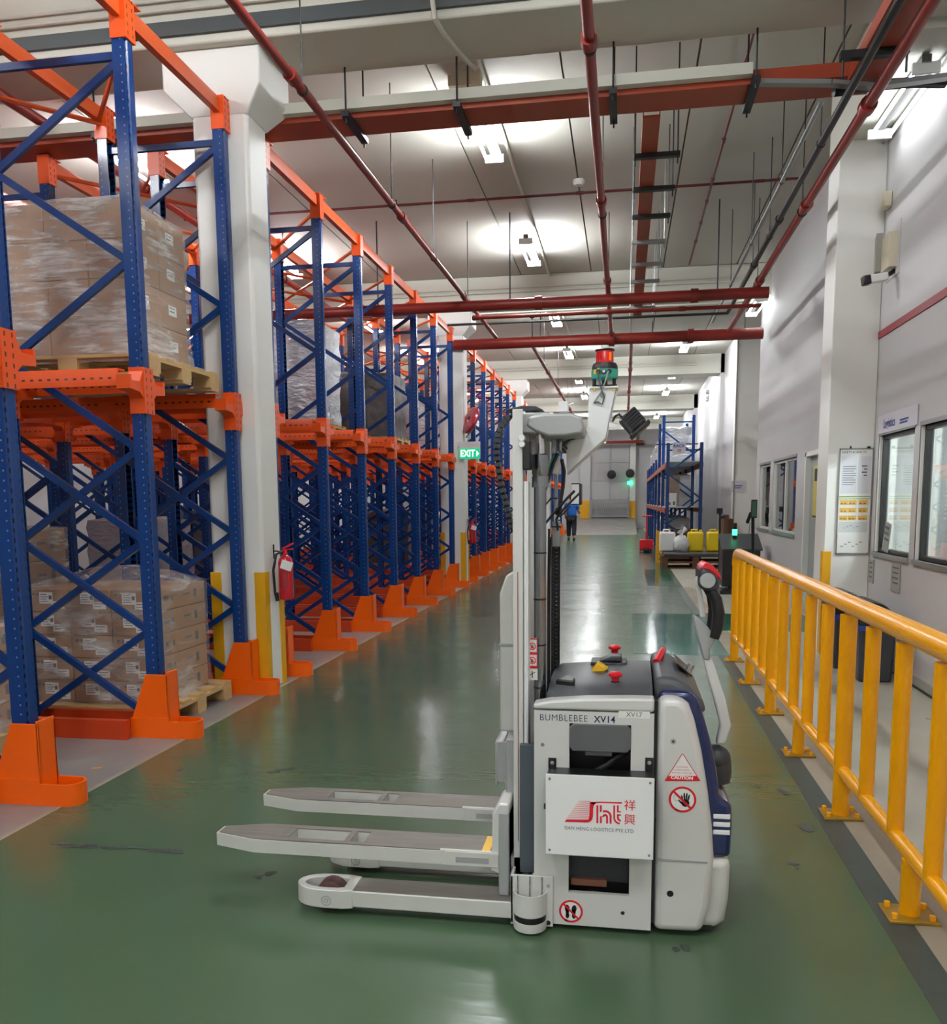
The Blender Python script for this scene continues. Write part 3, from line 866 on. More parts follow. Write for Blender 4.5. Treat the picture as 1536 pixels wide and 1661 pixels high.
# ================================================================== DRIVE-IN RACKS
ZT = 4.56                                  # top of the uprights
up = MB()
sec = [(0.045, -0.022), (0.045, 0.022), (0.035, 0.03), (0.035, 0.05), (-0.045, 0.05), (-0.045, 0.036), (0.018, 0.036), (0.018, -0.036), (-0.045, -0.036), (-0.045, -0.05), (0.035, -0.05), (0.035, -0.03)]
up.prism(sec, 'z', 0.0, ZT)
ME_UP = up.mesh('upright', MT['blue_up'])
DEP = 0.97                                 # depth of one upright frame
ME_A = MB().bar((-0.03, 0, 0.0), (-DEP + 0.03, 0, 0.6), 0.03, 0.045).mesh('brace', MT['blue'])
ME_B = MB().bar((-0.03, 0, 0.6), (-DEP + 0.03, 0, 0.0), 0.03, 0.045).mesh('brace', MT['blue'])
ME_H = MB().bar((-0.03, 0, 0), (-DEP + 0.03, 0, 0), 0.03, 0.045).mesh('brace', MT['blue'])
RL = 7.1
pr = MB()
pr.prism([(0.09, 2.29), (0.09, 2.352), (0.075, 2.40), (0.0, 2.40), (0.0, 2.388), (0.066, 2.388), (0.078, 2.35), (0.078, 2.29)], 'x', -RL, 0.0)
# local coordinates: profile runs in y,z
ME_RAILP = pr.mesh('pallet_rail', MT['rail_orange'], (0, 0, 2.40))
pr = MB().prism([(-0.09, 2.29), (-0.09, 2.352), (-0.075, 2.40), (0.0, 2.40), (0.0, 2.388), (-0.066, 2.388), (-0.078, 2.35), (-0.078, 2.29)], 'x', -RL, 0.0)
ME_RAILN = pr.mesh('pallet_rail', MT['rail_orange'], (0, 0, 2.40))
bk = MB().box(-0.05, 0.056, -0.058, 0.058, -0.14, 0.15)
for s in (-1, 1):
    bk.prism([(s * 0.055, -0.05), (s * 0.055, 0.13), (s * 0.08, 0.09), (s * 0.10, 0.055), (s * 0.19, 0.05), (s * 0.19, 0.085), (s * 0.21, 0.085), (s * 0.21, 0.0), (s * 0.10, -0.01)], 'x', -0.045, 0.05)
ME_BRK = bk.mesh('rail_bracket', MT['plate_orange'])
ME_FLR = MB().box(-RL, 0, -0.025, 0.025, 0, 0.13).mesh('floor_rail', mat('floor_rail_orange', (196, 62, 20), 0.4, var=0.12))
ME_TPL = MB().box(-0.05, 0.056, -0.056, 0.056, -0.16, 0.08).box(0.02, 0.06, -0.03, 0.13, 0.07, 0.078).mesh('top_plate', MT['plate_orange'])
ROWX = [-3.08, -5.1, -7.12, -9.14]


def rack_block(Ys, label, rows=ROWX):
    root = empty('drive_in_rack', (rows[0], Ys[0], 0), label, 'pallet rack', None)
    L = lambda x, y, z: (x - rows[0], y - Ys[0], z)
    for iy, Y in enumerate(Ys):
        for xf in rows:
            for x in (xf, xf - DEP):
                link('upright', ME_UP, root, L(x, Y, 0), (0, 0, 0 if x == xf else PI))
                link('rail_bracket', ME_BRK, root, L(x, Y, 2.27), (0, 0, 0 if x == xf else PI))
                link('top_plate', ME_TPL, root, L(x, Y, ZT - 0.02), (0, 0, 0))
            for k in range(3):
                link('brace', ME_A, root, L(xf, Y - 0.017, 0.12 + 0.6 * k))
                if xf != ROWX[3]: link('brace', ME_B, root, L(xf, Y + 0.017, 0.12 + 0.6 * k))
            for k, me in enumerate((ME_A, ME_B, ME_A, ME_B)):
                link('brace', me, root, L(xf, Y, 1.9 + 0.59 * k))
            link('brace', ME_H, root, L(xf, Y, 4.30))
        link('pallet_rail', ME_RAILN, root, L(rows[0] - 0.05, Y - 0.10, 2.40))
        link('pallet_rail', ME_RAILP, root, L(rows[0] - 0.05, Y + 0.10, 2.40))
        for s in (-0.13, 0.13):
            link('floor_rail', ME_FLR, root, L(rows[0] - 0.15, Y + s, 0))
    # top beams along the aisle and the braces between them
    y0, y1 = Ys[0], Ys[-1]
    for xf in rows:
        for x in (xf, xf - DEP):
            b = MB()
            for ya, yb in zip(Ys[:-1], Ys[1:]):
                b.prism([(x - 0.025, ZT - 0.06), (x + 0.025, ZT - 0.06), (x + 0.025, ZT + 0.03), (x + 0.012, ZT + 0.055), (x - 0.012, ZT + 0.055), (x - 0.025, ZT + 0.03)], 'y', ya + 0.06, yb - 0.06)
            build('top_beam', b, MT['beam_orange'], root)
    for ya, yb in zip(Ys[:-1], Ys[1:]):
        if yb - ya > 2: continue
        for i, xf in enumerate(rows):
            build('plan_brace', MB().cyl((xf, ya + 0.06, ZT - 0.05), (xf - DEP, yb - 0.06, ZT - 0.05), 0.018, 6), MT['beam_orange'], root)
            if i + 1 < len(rows):
                build('plan_brace', MB().cyl((xf - DEP, ya + 0.06, ZT - 0.03), (rows[i + 1], yb - 0.06, ZT - 0.03), 0.018, 6), MT['beam_orange'], root)
                build('plan_brace', MB().cyl((xf - DEP, yb - 0.06, ZT - 0.07), (rows[i + 1], ya + 0.06, ZT - 0.07), 0.018, 6), MT['beam_orange'], root)
    return root


YA = [2.70, 4.03, 5.34, 6.68]
YBK = [7.46, 8.83, 10.2, 11.58, 12.96, 14.34, 15.72]
YC = [16.75, 18.12, 19.5, 20.88, 22.26, 23.64, 25.02]
YD = [26.1, 27.5, 28.9, 30.3, 31.7, 33.1, 34.4]
YF = [35.6, 37.0, 38.4, 39.8, 41.2, 42.6, 44.0]
rack_block(YA, 'blue and orange drive-in rack nearest the camera, in front of the first white column')
rack_block(YBK, 'blue and orange drive-in rack between the first and second white columns')
rack_block(YC, 'blue and orange drive-in rack just beyond the exit sign')
rack_block(YD, 'blue and orange drive-in rack behind the forklift mast, beyond the third column', ROWX[:2])
rack_block(YF, 'farthest blue and orange drive-in rack on the left, beside the walking person', ROWX[:1])

# orange post guards, one in front of every rack leg
def guard_proto():
    r = empty('post_guard', (0, 0, 0), 'x', 'guard')
    b = MB(); t = 0.012; y = 0.07
    side = [(-0.11, 0.0), (0.115, 0.0), (0.115, 0.44), (-0.03, 0.44), (-0.13, 0.13)]
    side = [(-0.15, 0.0), (0.115, 0.0), (0.115, 0.43), (-0.04, 0.43), (-0.15, 0.14)]
    b.prism(side, 'y', -y, -y + t).prism(side, 'y', y - t, y)
    b.prism([(0.103, 0), (0.115, 0), (0.115, 0.445), (0.103, 0.445)], 'y', -y, y)
    build('guard_body', b, MT['orange'], r, bv=0.003)
    build('guard_foot', MB().box(-0.16, 0.115, -y - 0.008, -y, 0, 0.135), MT['orange'], r)
    build('guard_foot', MB().box(-0.16, 0.115, y, y + 0.008, 0, 0.135), MT['orange'], r)
    R = MB(); n = 12; ro, ri = 0.079, 0.066; h = 0.115; cx = 0.235
    pts = [(0.115, -ro)] + [(cx + ro * math.cos(-PI / 2 + PI * i / n), ro * math.sin(-PI / 2 + PI * i / n)) for i in range(n + 1)] + [(0.115, ro)]
    ptsi = [(0.115, -ri)] + [(cx + ri * math.cos(-PI / 2 + PI * i / n), ri * math.sin(-PI / 2 + PI * i / n)) for i in range(n + 1)] + [(0.115, ri)]
    k = len(pts)
    vs = [(*p, 0) for p in pts] + [(*p, h) for p in pts] + [(*p, 0) for p in ptsi] + [(*p, h) for p in ptsi]
    fs = []
    for i in range(k - 1):
        fs += [(i, i + 1, k + i + 1, k + i), (2 * k + i + 1, 2 * k + i, 3 * k + i, 3 * k + i + 1), (k + i, k + i + 1, 3 * k + i + 1, 3 * k + i), (i + 1, i, 2 * k + i, 2 * k + i + 1)]
    fs += [(0, k, 3 * k, 2 * k), (k - 1, 2 * k - 1 - 0, 4 * k - 1, 3 * k - 1)]
    R.add(vs, fs)
    build('guard_ring', R, MT['orange'], r)
    return r


GP = guard_proto()
gi = 0
for blk, nm in ((YA[0:], 'before the first white column'), (YBK, 'between the first and second white columns'), (YC, 'between the second and third white columns'), (YD, 'beyond the third white column'), (YF, 'near the walking person')):
    for i, Y in enumerate(blk):
        lab = f'orange post guard {nm}, {ORD[i]} from the camera'
        if gi == 0:
            GP.location = (-3.08, Y, 0); GP['label'] = lab; GP['group'] = 'orange post guards along the racks'
        else:
            copy_tree(GP, (-3.08, Y, 0), lab, 'orange post guards along the racks')
        gi += 1

# ================================================================== PALLETS AND LOADS
def pallet(loc, label, lx=1.2, wy=1.0, m='wood', group='wooden pallets', rot=0.0):
    """boards run along x"""
    r = empty('wooden_pallet', (0, 0, 0), label, 'pallet', group)
    for k in range(5):
        y = -wy / 2 + (wy - 0.12) * k / 4
        build('deck_board', MB().box(-lx / 2, lx / 2, y, y + 0.12, 0.122, 0.144), MT[m], r, bv=0.002)
    for x in (-lx / 2, -0.07, lx / 2 - 0.14):
        build('stringer_board', MB().box(x, x + 0.14, -wy / 2, wy / 2, 0.10, 0.122), MT[m], r)
        for y in (-wy / 2, -0.07, wy / 2 - 0.14):
            build('block', MB().box(x, x + 0.14, y, y + 0.14, 0.022, 0.10), MT[m], r)
    for y in (-wy / 2, -0.06, wy / 2 - 0.12):
        build('bottom_board', MB().box(-lx / 2, lx / 2, y, y + 0.12, 0.0, 0.022), MT[m], r)
    r.location = loc; r.rotation_euler = (0, 0, rot); WL[r] = Vector(loc)
    return r


def carton_proto(sx, sy, sz, front_labels=True, side_labels=False):
    r = empty('carton', (0, 0, 0), 'x', 'box')
    build('box_body', MB().box(-sx / 2 + .003, sx / 2 - .003, -sy / 2 + .003, sy / 2 - .003, 0, sz - .004), MT['kraft'], r, bv=0.004)
    build('tape_strip', MB().box(-0.025, 0.025, -sy / 2 + .0025, sy / 2 - .0025, sz - .0045, sz - .0035).box(-0.025, 0.025, -sy / 2 + .0015, -sy / 2 + .003, sz * 0.66, sz - .004), MT['tape'], r)
    if front_labels:
        y = -sy / 2 + 0.001
        lb = build('shipping_label', MB().box(-0.07, 0.035, y, y + .001, sz * .36, sz * .86), MT['paper'], r)
        pm = MB()
        for q in range(4): pm.box(-0.062, 0.0 - 0.012 * (q % 2), y - .0006, y, sz * (.44 + .1 * q), sz * (.44 + .1 * q) + .005)
        pm.box(0.005, 0.028, y - .0006, y, sz * .55, sz * .72)
        build('label_print', pm, MT['print_grey'], lb)
        l2 = build('shipping_label', MB().box(0.025, 0.125, y - .0004, y + .001, sz * .14, sz * .46), MT['paper'], r)
        build('label_print', MB().box(0.035, 0.11, y - .001, y - .0004, sz * .36, sz * .39).box(0.035, 0.09, y - .001, y - .0004, sz * .24, sz * .27), MT['print_grey'], l2)
        build('box_marks', MB().box(-0.125, -0.105, y, y + .0012, sz * .72, sz * .82).box(-0.088, -0.074, y, y + .0012, sz * .70, sz * .82), MT['print_grey'], r)
    if side_labels:
        x = sx / 2 - 0.001
        lb = build('shipping_label', MB().box(x - .001, x + .0005, -0.08, 0.03, sz * .40, sz * .68), MT['paper'], r)
        build('label_print', MB().box(x + .0005, x + .001, -0.07, 0.0, sz * .5, sz * .53).box(x + .0005, x + .001, -0.07, 0.01, sz * .6, sz * .62), MT['print_grey'], lb)
    else:
        x = sx / 2 - 0.002
        pm = MB()
        for q, (a, b, c, d) in enumerate(((-.25, -.18, .4, .62), (-.14, -.11, .35, .6), (.05, .16, .5, .58), (.22, .27, .3, .7))):
            pm.box(x - .001, x + .0006, sy * a * 1.2, sy * b * 1.2, sz * c, sz * d)
        build('box_marks', pm, MT['print_grey'], r)
    return r


def shell(x0, x1, y0, y1, z0, z1, peak=0.0, n=14, amp=0.012, skirt=0.0, seed=0, taper=0.0):
    """wrinkled film draped round a load"""
    mb = MB(); N = n
    ring = []
    per = [(x0, y0), (x1, y0), (x1, y1), (x0, y1)]
    P = []
    for k in range(4):
        a, b = per[k], per[(k + 1) % 4]
        for i in range(N):
            P.append((a[0] + (b[0] - a[0]) * i / N, a[1] + (b[1] - a[1]) * i / N))
    cx, cy = (x0 + x1) / 2, (y0 + y1) / 2
    vs = []; rowsN = 12
    for j in range(rowsN + 1):
        t = j / rowsN; z = z0 + (z1 - z0) * t
        for (x, y) in P:
            d = noise.noise(Vector((x * 5 + seed, y * 5, z * 11))) * amp
            fl = 1 + skirt * max(0, 1 - t * 4) ** 2 - taper * max(0, t - .5)
            vs.append((cx + (x - cx) * fl + d, cy + (y - cy) * fl + d * .6, z + noise.noise(Vector((x * 4, y * 4, seed + 3))) * 0.01 * t))
    k = len(P)
    fs = [(j * k + i, j * k + (i + 1) % k, (j + 1) * k + (i + 1) % k, (j + 1) * k + i) for j in range(rowsN) for i in range(k)]
    # top
    base = rowsN * k
    rings = 5
    for q in range(1, rings):
        s = 1 - q / rings
        for i in range(k):
            bx, by, bz = vs[base + i]
            x, y = cx + (bx - cx) * s, cy + (by - cy) * s
            vs.append((x, y, bz + peak * math.sin((1 - s) * PI / 2) + noise.noise(Vector((x * 9, y * 9, seed + 7))) * amp * 1.5))
    vs.append((cx, cy, z1 + peak))
    for q in range(rings - 1):
        a0 = base if q == 0 else base + k * q
        b0 = base + k * (q + 1)
        for i in range(k): fs.append((a0 + i, a0 + (i + 1) % k, b0 + (i + 1) % k, b0 + i))
    last = base + k * (rings - 1); top = len(vs) - 1
    for i in range(k): fs.append((last + i, last + (i + 1) % k, top))
    mb.add(vs, fs)
    return mb


def load(x0, x1, y0, y1, z, nx, ny, nz, sz, place, film='film', peak=0.06, front=True, side=False, seed=0, group='cartons', filmtop=None, skirt=0.05, taper=0.0):
    sx, sy = (x1 - x0) / nx, (y1 - y0) / ny
    first = None
    names_z = ['lowest row', 'second row up', 'third row up', 'fourth row up', 'fifth row up', 'sixth row up']
    for k in range(nz):
        for i in range(nx):
            for j in range(ny):
                pos = (x0 + sx * (i + .5), y0 + sy * (j + .5), z + 0.001 + sz * k)
                colw = ['left', 'middle', 'right'][i] if nx == 3 else (['left', 'right'][i] if nx == 2 else ORD[i])
                dw = '' if ny == 1 else (' at the front' if j == 0 else ' behind')
                lab = f'brown carton {place}, {names_z[k]}, {colw} stack{dw}'
                if first is None:
                    first = carton_proto(sx, sy, sz, front, side); first.location = pos; first['label'] = lab; first['group'] = group
                else:
                    copy_tree(first, pos, lab, group)
    top = z + sz * nz
    o = empty('stretch_film', ((x0 + x1) / 2, (y0 + y1) / 2, z), f'clear stretch film wrapped round the cartons {place}', 'wrap')
    build('film_sheet', shell(x0 - .012, x1 + .012, y0 - .012, y1 + .012, z - 0.05, top + 0.012, peak, seed=seed, skirt=skirt, taper=taper), MT[film], o, angle=80)
    return o


# floor pallet between second and third frames
pallet((-3.70, 6.0, 0.0), 'pale wooden pallet on the floor between the second and third orange guards')
load(-4.18, -3.22, 5.58, 6.36, 0.146, 3, 1, 5, 0.163, 'on the floor pallet by the second orange guard', 'film_thin', 0.13, True, False, 1, 'labelled cartons on the floor pallet', skirt=0.06)
# upper pallet on the rails
pallet((-3.70, 6.0, 2.405), 'pale wooden pallet lying on the upper rack rails beside the white column')
load(-4.16, -3.24, 5.56, 6.32, 2.551, 3, 2, 4, 0.25, 'on the front upper pallet', 'film', 0.10, False, True, 5, 'cartons on the upper pallet', skirt=0.07, taper=0.03)
# loads behind and beside
pallet((-5.0, 6.0, 2.405), 'wooden pallet on the rack rails behind the upper wrapped load')
load(-5.6, -4.58, 5.56, 6.4, 2.551, 2, 1, 4, 0.26, 'on the rear upper pallet', 'film', 0.06, False, True, 9, 'cartons on the second upper pallet')
pallet((-5.05, 6.0, 0.0), 'wooden pallet on the floor behind the labelled carton load')
load(-5.5, -4.42, 5.56, 6.4, 0.146, 3, 1, 5, 0.245, 'on the floor pallet behind the labelled cartons', 'film', 0.03, True, False, 12, 'cartons on the rear floor pallet')
pallet((-4.35, 4.685, 0.0), 'wooden pallet on the floor at the far left between the first two orange guards', 1.2, 0.94)
load(-4.9, -3.85, 4.3, 5.05, 0.146, 3, 1, 4, 0.163, 'at far left between the first two guards', 'film_thin', 0.05, True, False, 15, 'cartons on the leftmost floor pallet')


def wrapped(x, y, z, sx, sy, h, m, label, seed):
    pallet((x, y, z), 'pallet under the ' + label, sx + .1, min(sy + .1, 1.05))
    o = empty('wrapped_load', (x, y, z + .146), label, 'load')
    build('wrapped_body', shell(x - sx / 2, x + sx / 2, y - sy / 2, y + sy / 2, z + .147, z + .147 + h, 0.05, amp=0.03, seed=seed), MT[m], o, angle=70)


grey_wrap = MT['grey_wrap'] = mat('grey_wrap', (96, 90, 90), 0.3, 0.1, var=0.3, scale=6, bump=0.8, bscale=10)
for q, (xx, ky, zz, h, m) in enumerate([(-4.2, 2, 2.4, 1.2, 'foil'), (-4.0, 4, 2.4, 0.95, 'grey_wrap'), (-5.6, 3, 2.4, 1.1, 'foil'), (-5.8, 1, 2.4, 1.2, 'grey_wrap'), (-6.4, 2, 0.0, 1.2, 'foil'), (-6.6, 4, 0.0, 1.3, 'grey_wrap')]):
    Yc = (YBK[ky] + YBK[ky + 1]) / 2
    wrapped(xx, Yc, zz + (.005 if zz else 0), 1.0, 0.9, h, m, f'{"silver" if m == "foil" else "dark grey"} wrapped load {"on upper rails" if zz else "on the floor"}, middle left rack, {ORD[ky]} bay', q * 3)
for q, (xx, ky, zz, h, m) in enumerate([(-4.1, 1, 2.4, 1.1, 'foil'), (-4.1, 3, 2.4, 1.0, 'foil'), (-5.4, 2, 0.0, 1.2, 'grey_wrap'), (-4.6, 4, 0.0, 1.1, 'foil')]):
    Yc = (YC[ky] + YC[ky + 1]) / 2
    wrapped(xx, Yc, zz + (.005 if zz else 0), 1.0, 0.9, h, m, f'{"silver" if m == "foil" else "dark grey"} wrapped load {"on upper rails" if zz else "on the floor"} beyond the exit sign, {ORD[ky]} bay', 30 + q * 3)
for q, (xx, yy2, zz, h, m) in enumerate([(-11.2, 4.7, 0, 1.3, 'foil'), (-11.4, 8.2, 0, 1.4, 'grey_wrap'), (-11.1, 11, 0, 1.3, 'foil'), (-11.3, 14, 0, 1.4, 'foil')]):
    wrapped(xx, yy2, zz, 1.0, 0.9, h, m, f'{"silver" if m == "foil" else "dark grey"} wrapped load far back behind the left racks, {ORD[q]} from camera', 60 + q * 3)

# fire extinguishers on the columns
def extinguisher(x, y, z, label):
    o = empty('fire_extinguisher', (x, y, z), label, 'extinguisher', 'fire extinguishers')
    r = 0.062
    build('cylinder', MB().lathe([(0.0, 0.0), (r * .85, 0.0), (r, 0.015), (r, 0.31), (r * .82, 0.345), (0.022, 0.37), (0.022, 0.39), (0, 0.39)], (x, y, z), n=24), MT['extinguisher'], o)
    build('print_panel', MB().lathe([(r + .0008, 0.08), (r + .0008, 0.24)], (x, y, z), n=8, a0=-PI * .62, a1=-PI * .3), mat('label_red_dark', (150, 30, 44), .4), o)
    build('valve', MB().cyl((x, y, z + .385), (x, y, z + .42), 0.016, 10).bar((x - .02, y, z + .425), (x + .075, y - .01, z + .47), 0.018, 0.012).bar((x - .02, y, z + .41), (x + .07, y - .01, z + .425), 0.018, 0.01), MT['red'], o)
    build('hose', MB().tube([(x - .015, y - .02, z + .405), (x - .06, y - .05, z + .38), (x - .085, y - .06, z + .25), (x - .08, y - .05, z + .06), (x - .07, y - .045, z + .0)], 0.011, 8).cyl((x - .07, y - .045, z + .06), (x - .066, y - .043, z - .01), 0.017, 8), MT['black'], o)
    build('tag', MB().obox((x + .035, y - .068, z + .29), (0.095, 0.003, 0.075), (0, 0.32, 0.1)), MT['paper'], o)
    build('wall_hook', MB().box(x - .1, x - .06, y - .008, y + .008, z + .40, z + .41).box(x - .104, x - .096, y - .006, y + .006, z + .34, z + .46).bar((x - .06, y, z + .40), (x, y, z + .40), 0.012, 0.012), MT['dark_metal'], o)


extinguisher(-2.785, 6.95, 0.75, 'red fire extinguisher with white tag on the first white column')
extinguisher(-2.785, 16.2, 0.78, 'red fire extinguisher with white tag on the second white column')

# exit sign and red disc at the second column
o = empty('exit_sign', (-2.82, 16.02, 2.33), 'green running EXIT sign under a grey plate beside the second column', 'sign')
build('sign_plate', MB().box(-2.99, -2.60, 16.0, 16.04, 2.33, 2.64), MT['batten'], o, bv=0.004)
build('sign_face', MB().box(-2.985, -2.605, 15.994, 16.0, 2.33, 2.52), MT['sign_green'], o)
text('sign_letters', 'EXIT', 0.17, (-2.965, 15.992, 2.425), o, MT['sign_white'], sx=0.78, thick=0.004)
build('sign_arrow', MB().prism([(-2.665, 2.37), (-2.62, 2.425), (-2.665, 2.48)], 'y', 15.991, 15.993), MT['sign_white'], o)
o = empty('red_disc', (-2.8, 16.2, 3.0), 'glossy dark red round disc tilted on the second column above the exit sign', 'disc')
dsc = MB().lathe([(0.0, 0.0), (0.05, 0.0), (0.06, 0.03), (0.17, 0.04), (0.24, 0.02), (0.255, -0.02), (0.24, -0.05), (0, -0.05)], (0, 0, 0), 'y', 28)
Rm = Matrix.Rotation(math.radians(24), 3, 'Y') @ Matrix.Rotation(math.radians(-58), 3, 'Z')
dsc.v = [tuple(Rm @ Vector((v[0], -v[1], v[2])) + Vector((-2.78, 16.0, 3.03))) for v in dsc.v]
build('disc_body', dsc, MT['darkred'], o)
build('disc_bracket', MB().bar((-2.885, 16.2, 3.0), (-2.80, 16.05, 3.02), 0.03, 0.03).bar((-2.885, 16.15, 2.72), (-2.75, 16.05, 2.86), .02, .02), MT['galv'], o)
# ================================================================== YELLOW RAILING
o = empty('safety_railing', (1.07, 5.5, 0), 'glossy yellow tubular safety railing along the walkway', 'railing')
RX = 1.07
YP = [8.66, 6.53, 4.40, 2.27, 0.14]
for y in YP:
    build('post', MB().cyl((RX, y, 0.01), (RX, y, 1.0), 0.040, 16), MT['yellow'], o)
for ya, yb in zip(YP[:-1], YP[1:]):
    ym = (ya + yb) / 2
    build('short_post', MB().cyl((RX, ym, 0.01), (RX, ym, 0.22), 0.036, 14), MT['yellow'], o)
    for k in range(1, 5):
        y = ya + (yb - ya) * k / 5
        build('baluster', MB().cyl((RX, y, 0.235), (RX, y, 1.0), 0.032, 14), MT['yellow'], o)
for y in YP + [(a + b) / 2 for a, b in zip(YP[:-1], YP[1:])]:
    bp = build('base_plate', MB().box(RX - .09, RX + .09, y - .075, y + .075, 0, 0.012), mat('plate_yellow', (150, 112, 16), .35, var=.6, scale=14) if 'plate_yellow' not in bpy.data.materials else bpy.data.materials['plate_yellow'], o, bv=0.003)
    for sx in (-.065, .065):
        for sy in (-.05, .05): build('bolt', MB().cyl((RX + sx, y + sy, .012), (RX + sx, y + sy, .03), 0.011, 6), MT['yellow'], bp)
build('top_rail', MB().tube([(RX, 8.66, 0.93), (RX, 8.655, 0.98), (RX, 8.63, 1.025), (RX, 8.58, 1.045), (RX, 8.5, 1.05), (RX, 6, 1.05), (RX, 3, 1.05), (RX, 0.14, 1.05)], 0.045, 20), MT['yellow'], o)
build('bottom_rail', MB().cyl((RX, 8.66, 0.235), (RX, 0.14, 0.235), 0.031, 16), MT['yellow'], o)

# ================================================================== RIGHT WALL THINGS
def bin_(x, y, label, h=0.69):
    o = empty('recycling_bin', (x, y, 0), label, 'bin', 'domed bins by the window wall')
    w2, d2 = 0.15, 0.24
    p = [(-w2, -d2), (w2, -d2), (w2, d2), (-w2, d2)]
    vs = [(x + a * .88, y + b * .9, 0) for a, b in p] + [(x + a, y + b, h * .72) for a, b in p]
    build('bin_body', MB().add(vs, [(3, 2, 1, 0), (4, 5, 6, 7)] + [(i, (i + 1) % 4, 4 + (i + 1) % 4, 4 + i) for i in range(4)]), MT['charcoal'], o, bv=0.02)
    build('bin_band', MB().box(x - w2 - .004, x + w2 * .96 + .01, y - d2 - .004, y + d2 + .004, h * .64, h * .71), mat('bin_blue', (30, 60, 140), .5) if 'bin_blue' not in bpy.data.materials else bpy.data.materials['bin_blue'], o, bv=0.004)
    prof = [(x - w2 - .012, h * .71)] + [(x - w2 - .012 + (2 * w2 + .024) * i / 10, h * .71 + (h * .29) * math.sin(PI * (0.18 + 0.82 * i / 10)) ** .7 if i < 10 else h * .71) for i in range(11)]
    build('bin_lid', MB().prism(prof, 'y', y - d2 - .01, y + d2 + .01), MT['black'], o, bv=0.012)
    build('bin_flap', MB().obox((x - w2 + .015, y, h * .89), (0.012, 0.36, 0.12), (0, 0.5, 0)), MT['alu'], o)


bin_(2.12, 7.98, 'dark domed recycling bin beside the wall, nearer of the two')
bin_(2.05, 8.58, 'dark domed recycling bin beside the column, farther of the two', 0.71)

o = empty('notice_board', (2.23, 9.19, 1.0), 'framed notice board of safety papers on the right-hand column', 'board')
y = 9.185
build('board_back', MB().box(2.085, 2.385, y, 9.199, 1.02, 2.03), MT['paper'], o)
build('board_frame', MB().box(2.08, 2.39, y - .004, 9.199, 2.025, 2.04).box(2.08, 2.088, y - .004, 9.199, 1.0, 2.04).box(2.382, 2.39, y - .004, 9.199, 1.0, 2.04).box(2.08, 2.39, y - .004, 9.199, 1.0, 1.012), MT['alu'], o)
build('clip', MB().box(2.17, 2.185, y - .01, y, 2.035, 2.06).box(2.33, 2.36, y - .01, y, 2.035, 2.055), MT['black'], o)
text('board_heading', 'SAFETY & HEALTH', 0.030, (2.10, y - .002, 2.0), o, MT['ink'], sx=0.92)
pm = MB()
for k in range(9): pm.box(2.115, 2.235 - .02 * (k % 3 == 2), y - .0015, y, 1.86 - k * .022, 1.866 - k * .022)
for k in range(4): pm.box(2.29 + .02 * (k % 2), 2.34, y - .0015, y, 1.86 - k * .03, 1.872 - k * .03)
build('printed_lines', pm, MT['print_grey'], o)
for k, (a, b) in enumerate(((2.10, 2.245), (2.255, 2.375))):
    build('paper_sheet', MB().box(a, b, y - .001, y, 1.60, 1.96), mat(f'sheet_tone{k}', (214, 214, 220), .6), o)
pm = MB()
for r in range(3):
    for (a, b) in ((2.10, 2.175), (2.18, 2.255), (2.275, 2.36)):
        pm.box(a, b, y - .002, y, 1.49 - r * .075, 1.535 - r * .075)
build('amber_panels', pm, MT['poster_amber'], o)
build('lime_band', MB().box(2.09, 2.38, y - .002, y, 1.565, 1.575).box(2.09, 2.38, y - .002, y, 1.545, 1.552), MT['lime_line'], o)
pm = MB()
for r in range(3):
    for a in (2.11, 2.14, 2.19, 2.22, 2.285, 2.32):
        pm.box(a, a + .018, y - .003, y - .002, 1.5 - r * .075, 1.507 - r * .075)
build('printed_marks', pm, MT['ink'], o)
build('paper_sheet', MB().box(2.095, 2.365, y - .002, y, 1.22, 1.325), mat('sheet_tone2', (206, 208, 206), .6), o)
build('paper_sheet', MB().obox((2.225, y - .005, 1.11), (0.27, .003, .19), (0.03, 0.02, 0)), MT['paper'], o)
pm = MB()
for k in range(6): pm.box(2.12 + .035 * k, 2.145 + .035 * k, y - .008, y - .0066, 1.08 + .02 * (k % 3), 1.086 + .02 * (k % 3))
for k in range(5): pm.box(2.14 + .03 * k, 2.16 + .03 * k, y - .0035, y - .002, 1.26 + .012 * (k % 3), 1.265 + .012 * (k % 3))
build('printed_marks', pm, MT['print_grey'], o)

o = empty('wall_sign', (2.39, 8.5, 2.24), 'clear acrylic sign reading Logistics above the smaller near window', 'sign')
build('sign_panel', MB().box(2.384, 2.398, 7.92, 9.04, 2.155, 2.325), MT['sign_lilac'], o, bv=0.003)
text('sign_letters', 'Logistics', 0.115, (2.381, 8.86, 2.235), o, MT['ink_blue'], 'x', sx=0.9, thick=0.002)
build('sign_lines', MB().box(2.380, 2.383, 8.16, 8.36, 2.20, 2.215).box(2.380, 2.383, 8.13, 8.36, 2.225, 2.24), MT['ink_blue'], o)
for (ya, yb, za, zb, lb) in ((9.0, 9.18, 0.73, 0.96, 'grey lettered plate low on the wall beside the column'), (8.17, 8.42, 0.72, 0.97, 'grey lettered plate under the smaller near window')):
    o = empty('wall_plate', (2.39, (ya + yb) / 2, za), lb, 'plate')
    build('plate_body', MB().box(2.39, 2.398, ya, yb, za, zb), MT['plate_grey'], o)
    pm = MB()
    for k in range(4): pm.box(2.388, 2.39, ya + .04, yb - .04 - .02 * (k % 2), zb - .04 - k * .045, zb - .027 - k * .045)
    build('printed_lines', pm, MT['print_grey'], o)
o = empty('window_plate', (2.42, 8.75, 1.06), 'grey lettered plate leaning inside the frame of the smaller near window', 'plate')
